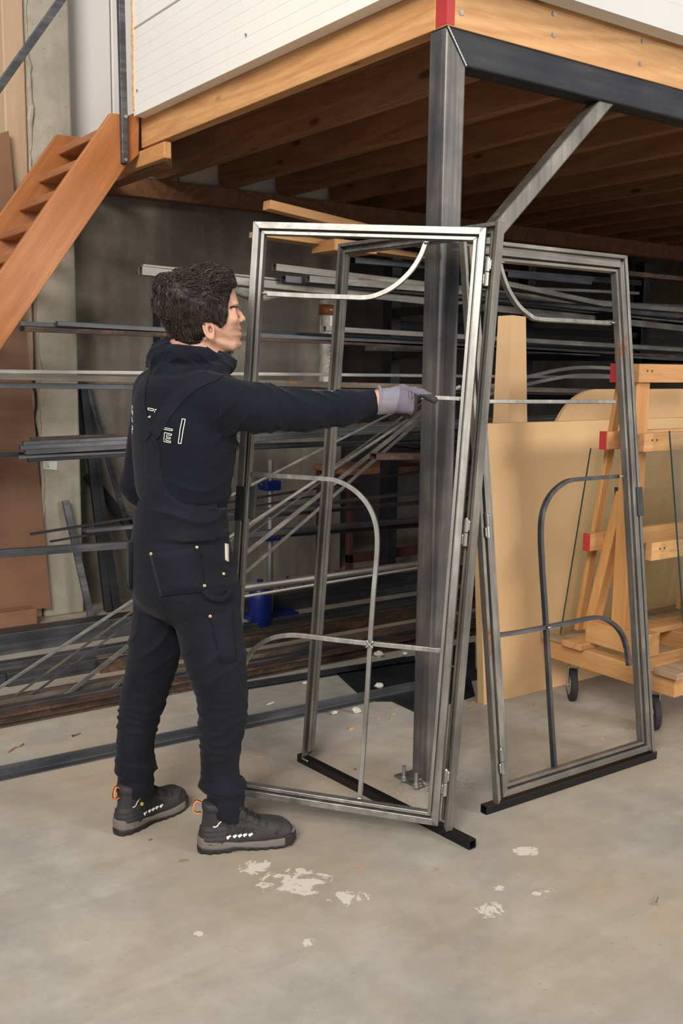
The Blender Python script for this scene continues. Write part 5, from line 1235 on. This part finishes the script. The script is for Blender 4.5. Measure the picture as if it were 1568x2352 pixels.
def patch(quad, fun, off, th, mat, name, parent, n=9, m=7):
    q = [V(*p, 0) for p in quad]; px = []
    for j in range(m):
        for i in range(n):
            u, v = i/(n-1), j/(m-1); p = (q[0]*(1-u)+q[1]*u)*(1-v)+(q[3]*(1-u)+q[2]*u)*v; px.append(p[:2])
    P = trace(px, fun); Q = P.reshape(m, n, 3)
    for _ in range(4): Q[1:-1, 1:-1] = (Q[1:-1, 1:-1]*2+Q[:-2, 1:-1]+Q[2:, 1:-1]+Q[1:-1, :-2]+Q[1:-1, 2:])/6
    P = Q.reshape(-1, 3); N = grad(fun, P, .02); a = P+N*off; b = P-N*.004; vs = [toW(v) for v in a]+[toW(v) for v in b]; K = n*m; fs = []
    for j in range(m-1):
        for i in range(n-1):
            c0 = j*n+i; fs.append((c0, c0+1, c0+n+1, c0+n)); fs.append((K+c0, K+c0+n, K+c0+n+1, K+c0+1))
    ring = list(range(n))+[n*(j+1)-1 for j in range(1, m)]+[n*(m-1)+i for i in range(n-2, -1, -1)]+[n*j for j in range(m-2, 0, -1)]
    for i in range(len(ring)): a_, b_ = ring[i], ring[(i+1) % len(ring)]; fs.append((b_, a_, K+a_, K+b_))
    return MB().add(vs, fs).build(name, mat, parent, smooth=True)
def seam(pts, fun, name='seam', r=.0011, parent=None, mat=None, off=.0006, n=8):
    pp = [V(*p, 0) for p in pts]; cc_ = catmull(pp, n); P = trace([c_[:2] for c_ in cc_], fun); N = grad(fun, P, .006)
    return MB().tube([toW(v+nn*off) for v, nn in zip(P, N)], r, 5).build(name, mat or M['seam'], parent or dg, smooth=True)
M['seam'] = m_plain('black_stitching', (12, 12, 17), .8)
M['brass'] = m_plain('brass_rivet', (214, 190, 140), .28, .85)
# straps: from the Y on the back over both shoulders
yC = trace([(350, 1000)], both)[0]
rs_ = trace([(352, 998), (372, 962), (398, 925), (428, 892), (462, 872), (490, 862)], both)
rp_ = list(rs_)+[B_(.05, .125, 1.47), B_(.12, .11, 1.40), B_(.14, .10, 1.30)]
ribbon(rp_, both, .046, .0025, M['canvas'], 'strap', dg, .0005, 8)
ls_ = trace([(346, 1000), (332, 965), (326, 925), (328, 890), (338, 862)], both)
lp_ = list(ls_)+[B_(.04, -.12, 1.48), B_(.12, -.11, 1.40), B_(.14, -.10, 1.30)]
ribbon(lp_, both, .046, .0025, M['canvas'], 'strap', dg, .0012, 8)
for pts in ([(349, 1000), (360, 1025), (372, 1040)], [(346, 1000), (330, 1014), (306, 1022)], [(366, 1008), (366, 1060), (370, 1092), (388, 1124), (408, 1146), (432, 1158), (480, 1168), (508, 1175)]): seam(pts, trousers)
# pockets, rivets, loop, seams
patch([(345, 1271), (456, 1254), (470, 1358), (370, 1370)], trousers, .0045, .003, M['canvas'], 'pocket', dg)
patch([(481, 1413), (529, 1399), (542, 1519), (508, 1526)], trousers, .0035, .003, M['canvas'], 'pocket', dg, 6, 8)
patch([(299, 1248), (306, 1246), (305, 1352), (300, 1350)], trousers, .010, .003, M['canvas'], 'pocket', dg, 3, 6)
patch([(516, 1248), (523, 1250), (523, 1290), (517, 1286)], trousers, .004, .003, m_plain('pocket_lining', (196, 188, 172), .9), 'pocket_lining', dg, 4, 5)
for pts in ([(346, 1278), (452, 1262)], [(362, 1334), (465, 1322)], [(529, 1400), (540, 1480), (545, 1560), (549, 1620)], [(340, 1352), (368, 1395), (398, 1450), (412, 1490)], [(278, 1803), (300, 1806), (340, 1800)], [(482, 1868), (510, 1874), (552, 1870)], [(458, 1254), (470, 1310), (474, 1345)], [(508, 1180), (505, 1225), (498, 1262), (512, 1310), (516, 1345)]): seam(pts, trousers)
rv = trace([(348, 1272), (451, 1257), (469, 1345), (482, 1415), (512, 1318), (303, 1257)], trousers); rn = grad(trousers, rv, .006)
for p, n in zip(rv, rn):
    n = nrm(n+nrm(CP-p)*.5); mb = MB(); mb.rings([[toW(p+n*h_+nrm(np.cross(n, V(0, 0, 1)))*r*math.cos(a)+nrm(np.cross(n, np.cross(n, V(0, 0, 1))))*r*math.sin(a)) for a in np.linspace(0, 2*math.pi, 14, endpoint=False)] for h_, r in ((.001, .0058), (.005, .0056), (.0068, .0042), (.0074, .002))])
    mb.build('rivet', M['brass'], dg, smooth=True)
hl = trace([(466, 1356), (476, 1368), (490, 1375), (508, 1373), (520, 1364), (524, 1356)], trousers)
P_ = np.array(catmull(list(hl), 4)); N_ = grad(trousers, P_, .008); k = len(P_)
P_ = P_+N_*(.004+.010*np.sin(np.linspace(0, math.pi, k)))[:, None]; mb = MB(); R_ = []
for i in range(k):
    t = nrm(P_[min(i+1, k-1)]-P_[max(i-1, 0)]); s = nrm(np.cross(t, N_[i])); R_.append([toW(P_[i]+s*.009), toW(P_[i]-s*.009), toW(P_[i]-s*.009+N_[i]*.002), toW(P_[i]+s*.009+N_[i]*.002)])
mb.rings(R_).build('hammer_loop', M['canvas'], dg, smooth=True)
# hoodie seams and the white outline print on the back
seam([(515, 905), (506, 940), (504, 985)], hoodie, parent=hd_); seam([(400, 800), (376, 818), (372, 836)], hoodie, parent=hd_)
M['print'] = m_plain('white_print', (226, 224, 214), .7)
def stroke(pts, w=1.5):
    P = trace([(max(x, 303.5) if x < 320 else x, y) for x, y in pts], hoodie); ok_ = (np.abs(hoodie(P)) < .004) & (P[:, 1] < np.median(P[:, 1])+.05); P = P[ok_]
    if len(P) < 3: return
    N = grad(hoodie, P, .006); mb = MB(); R_ = []; k = len(P)
    P = P+N*.0004
    for i in range(k):
        t = nrm(P[min(i+1, k-1)]-P[max(i-1, 0)]); s = nrm(np.cross(t, N[i]))*w/KP/2; R_.append([toW(P[i]+s), toW(P[i]-s), toW(P[i]-s+N[i]*.0008), toW(P[i]+s+N[i]*.0008)])
    return mb.rings(R_).build('print_stroke', M['print'], hd_)
def outline(pts, w=1.5, close=True):
    pts = pts+[pts[0]] if close else pts; out = []
    for a, b in zip(pts[:-1], pts[1:]):
        for k in range(4): out.append((a[0]+(b[0]-a[0])*k/4, a[1]+(b[1]-a[1])*k/4))
    out.append(pts[-1]); stroke(out, w)
outline([(418.5, 962), (425.5, 963), (421, 986), (415.5, 1019), (409.5, 1018), (414, 984)], 1.5)
outline([(378, 993.5), (394.5, 997), (393.5, 1000.5), (383.5, 998.5), (382.3, 1003.5), (391.5, 1005), (390.8, 1008.5), (381.8, 1007), (381, 1011.5), (392.5, 1013.5), (391.5, 1017), (376.5, 1014)], 1.3)
outline([(377, 982), (396.5, 986), (395.8, 989.5), (374, 985.5)], 1.3)
outline([(340, 937), (353, 939.5), (352.5, 943.5), (348, 943), (340, 941)], 1.5)
outline([(355, 948), (356.5, 940.5), (360, 941)], 1.5, False)
outline([(340, 957.5), (346, 955.5), (345, 959), (341, 959)], 1.3)
outline([(305, 932), (300.5, 933), (299.3, 940), (303, 947), (305.5, 953)], 1.7, False); outline([(305.5, 936), (303, 937.5), (302.6, 941), (306, 948)], 1.5, False)
outline([(300.2, 957), (301.5, 966), (305.5, 968.5)], 1.7, False)
outline([(300.5, 977), (304.5, 980), (305.5, 986), (302, 990)], 1.7, False); outline([(299.5, 984), (304.5, 993), (303.5, 997), (300, 997)], 1.5, False)
# cuff
def cuffR(P):
    d = cap(P, at(832, 928, 2.945), at(866, 922, 2.951), .0395, .0350); a = (P-at(863, 922, 2.95))@nrm(wrR-elR); return smax(d, np.maximum(a, -.032-a), .007)
# glove
def gloveR(P):
    a = (P-hW)@hD; d = handR(P, .0028)-.0007*waves(P, 2, (90, 160), 6); cf = smax(np.abs(a+.004)-.030, cap(P, hW-nrm(hW-wrR)*.05, hW+hD*.03, .0385, .0355)-.0015*np.abs(np.sin(((P-hW)@hLat)*160))*.8, .004)
    roll = np.sqrt((np.linalg.norm(P-hW-a[:, None]*hD, axis=1)-.0380)**2+(a+.032)**2)-.0042
    return smin(smin(smax(d, -.02-a, .004), cf, .006), roll, .004)
V_, F_ = nets(gloveR, tuple(hW-V(.07, .09, .09)), tuple(hW+V(.23, .09, .08)), .0019, None, .03); V_ = relax(V_, F_, 1, .3)
def gm(c):
    a = (c-hW)@hD; u = (c-hW)@hUp; l = (c-hW)@hLat; m = np.where(a < .022+.006*np.sin(c[:, 2]*40), 0, 1)
    m[(a > .128)] = 2; m[(a > .070) & (l < .012)] = 2; m[(a > .02) & (u < -.024)] = 2; return m
M['glove0'] = m_cloth('pale_grey_knit', (116, 114, 124), (140, 138, 148), .9, .1, 500, False)
M['glove1'] = m_cloth('lilac_grey_knit', (96, 90, 104), (120, 112, 128), .85, .1, 500, False)
M['glove2'] = m_cloth('dark_dipped_rubber', (44, 42, 48), (64, 62, 68), .6, 0., 300, False)
gl = meshC('glove', V_, F_, [M['glove0'], M['glove1'], M['glove2']], wk, gm)
gp_ = project(np.array([hW+hD*(.052+.0*k)+hUp*.03+hLat*(-.012+.004*k) for k in range(8)]), gloveR, .0004)
MB().tube([toW(v) for v in gp_], .0007, 4).build('print_mark', M['seam'], gl)
for k in range(9):
    c0 = hW+hD*(.058+.002*(k % 2))+hUp*.03+hLat*(-.014+.0035*k); e = project(np.array([c0, c0+hD*.003+hLat*.0006, c0+hD*.0065+hLat*(.001 if k % 2 else -.001)]), gloveR, .0004); MB().tube([toW(v) for v in e], .0006, 4).build('print_mark', M['seam'], gl)

V_, F_ = nets(cuffR, (.02, 2.88, 1.32), (.16, 3.02, 1.46), .0025, None, .03); meshC('sleeve_cuff', V_, F_, M['hoodie'], hd_)
# ---- safety boots
M['boot'] = m_cloth('boot_leather', (46, 44, 46), (66, 63, 64), .6, .0, 300, False); M['boot2'] = m_plain('boot_rubber', (30, 29, 31), .6)
M['orange'] = m_plain('orange_webbing', (232, 130, 70), .8); M['reflect'] = m_plain('reflective_strip', (224, 222, 214), .35)
M['yellow'] = m_plain('yellow_badge', (214, 190, 60), .5)
def boot(heel, ang, k=1., heelup=0., side=1):
    c_, s_ = math.cos(ang), math.sin(ang); fx = V(c_, s_, 0); fy = V(s_, -c_, 0)      # fy towards the viewer
    O = np.asarray(heel, float)
    Lc = lambda P: np.stack([((P-O)@fx)/k, ((P-O)@fy)/k, (P[:, 2]-O[2])/k], -1)
    Wd = lambda x, y, z: toW(O+fx*x*k+fy*y*k+V(0, 0, z*k))
    xs_ = [-.012, 0, .03, .08, .14, .20, .25, .285, .302]; ws = [.006, .025, .035, .036, .037, .046, .047, .036, .006]
    spine = lambda x: np.interp(x, [0, .12, .22, .30], [0, 0, .003, -.004])*side*-1
    top = poly_sdf([(-.004, .02), (-.006, .055), (.004, .10), (.010, .165), (.118, .165), (.128, .142), (.155, .112), (.195, .092), (.235, .084), (.268, .078), (.290, .062), (.300, .042), (.300, .02)], .002, .05, 2)
    def pl(x, y, g): return np.abs(y-spine(x))-np.interp(x, xs_, ws)-g
    def upper(P):
        x, y, z = Lc(P).T; wz = np.interp(z, [.02, .05, .09, .165], [0, .001, -.006, -.001]); d = smax(top(x, z), pl(x, y, wz), .028)
        d = d-.0022*bump_(x, .165, .03)*(1-np.abs(np.sin(x*95)))*(z > .06); d = smax(d, .020-z, .003); 
        d = smin(d, smax(np.abs(z-.150)-.012, d-.0035, .006), .004)                       # padded collar
        hc = smax(smax(d-.003, x-.075, .01), z-.085, .01); rib = .0018*(np.sin(z*420) > .2); return (smin(d, hc-rib, .003))*k
    solez = lambda x: np.interp(x, [-.01, .06, .10, .14, .20, .27, .30], [.020, .014, .018, .012, .008, .010, .022])
    upz = lambda x: np.interp(x, [0, .05, .12, .20, .27, .30], [.054, .043, .030, .030, .036, .052])
    def mid(P):
        x, y, z = Lc(P).T; d = smax(pl(x, y, .004), smax(z-upz(x), solez(x)-z, .003), .004); return smax(d, np.maximum(-.010-x, x-.304), .006)*k
    def outs(P):
        x, y, z = Lc(P).T; tread = .004*(np.sin(x*210) > .1)*(z < .009); arch = np.interp(x, [.085, .105, .125, .15], [0, .009, .009, 0]); toe = np.interp(x, [.25, .30], [0, .014])
        d = smax(pl(x, y, .0045)+tread, smax(z-solez(x)-.003, arch+toe-z, .002), .003); d = smax(d, np.maximum(-.011-x, x-.306), .005)
        bm_ = smax(smax(pl(x, y, .0065), np.abs(z-.026)-.018, .004), np.maximum(x-.305, .262-x), .004); return smin(d, bm_, .003)*k
    lo = O+fx*-.04+V(-.08, -.08, -.01); hi = O+V(.30*max(c_, .1)+.07, .30*s_+.08, .19)
    lo = V(min(lo[0], hi[0]), lo[1], lo[2]); lo[2] = O[2]-.006
    root = empty('boot', tuple(toW(O))); root.parent = wk; root.location = Vector(toW(O))-Vector(wloc(wk))
    V1, F1 = nets(upper, lo, hi, .0036, None, .03); V1 = relax(V1, F1, 1, .3); u_ = meshC('boot_upper', V1, F1, M['boot'], root)
    V1, F1 = nets(mid, lo, hi, .0034, None, .03); meshC('midsole', relax(V1, F1, 1, .3), F1, M['grey_rubber'], root)
    V1, F1 = nets(outs, lo, hi, .0030, None, .03); meshC('outsole', V1, F1, M['boot2'], root)
    def loc(x, y, z): return O+fx*x*k+fy*y*k+V(0, 0, z*k)
    def lay(pts, w, th, mat, name, n=5): return ribbon([loc(*p) for p in pts], upper, w*k, th, mat, name, root, .0006, n)
    lay([(.035, .05, .093), (.058, .05, .105), (.078, .05, .117)], .0035, .001, M['reflect'], 'reflective_piping')
    # louvred side vent
    for i in range(5):
        x0_ = .088+.016*i; zt = .098-.006*i
        lay([(x0_-.006, .05, .054), (x0_-.001, .05, .0575), (x0_+.004, .05, .061)], .0085, .0012, M['reflect'], 'reflective_fin', 3)
        lay([(x0_-.004, .05, .064), (x0_+.006, .05, .074), (x0_-.002, .05, zt-.002)], .008, .0022, M['boot2'], 'vent_fin', 4)
    for i in range(3): lay([(.145+.018*i, .044, .108-.011*i), (.150+.018*i, .018, .122-.012*i), (.148+.018*i, -.004, .124-.012*i)], .006, .003, M['boot2'], 'lace_guide', 4)
    lay([(.118, .016, .148), (.140, .018, .128), (.165, .020, .108), (.19, .020, .098)], .004, .003, M['boot2'], 'lace', 6)
    lay([(.100, .045, .112), (.130, .044, .104), (.165, .044, .088), (.200, .046, .078), (.208, .03, .092)], .003, .0016, M['boot2'], 'tongue_seam', 6)
    lay([(.232, .048, .050), (.242, .046, .066), (.256, .040, .074)], .008, .003, M['boot2'], 'toe_rib', 4)
    lp = [loc(.004, .0, .160), loc(-.012, .004, .170), loc(-.022, .006, .160), loc(-.024, .006, .142), loc(-.014, .004, .130), loc(.002, 0, .128)]
    P2 = catmull(lp, 5); MB().sweep([toW(p) for p in P2], .003, .012, toW(fy)).build('pull_loop', M['orange'], root, smooth=True)
    MB().sweep([toW(p+V(0, 0, .0)+fy*.0) for p in P2], .0042, .004, toW(fy)).build('loop_core', M['boot2'], root, smooth=True)
    return root, loc, upper
bR, locR, upR = boot((-.425, 2.917, 0.0), math.radians(15), .985, 0, 1)
bL, locL, upL = boot((-.703, 3.018, 0.0), math.radians(54), .975, 0, -1)
yb_ = project(np.array([locL(.075, .05, .088)]), upL, .0006)[0]; yn = grad(upL, yb_[None])[0]
MB().rod(toW(yb_), toW(yb_+yn*.0015), .006, n=16).build('badge', M['yellow'], bL)
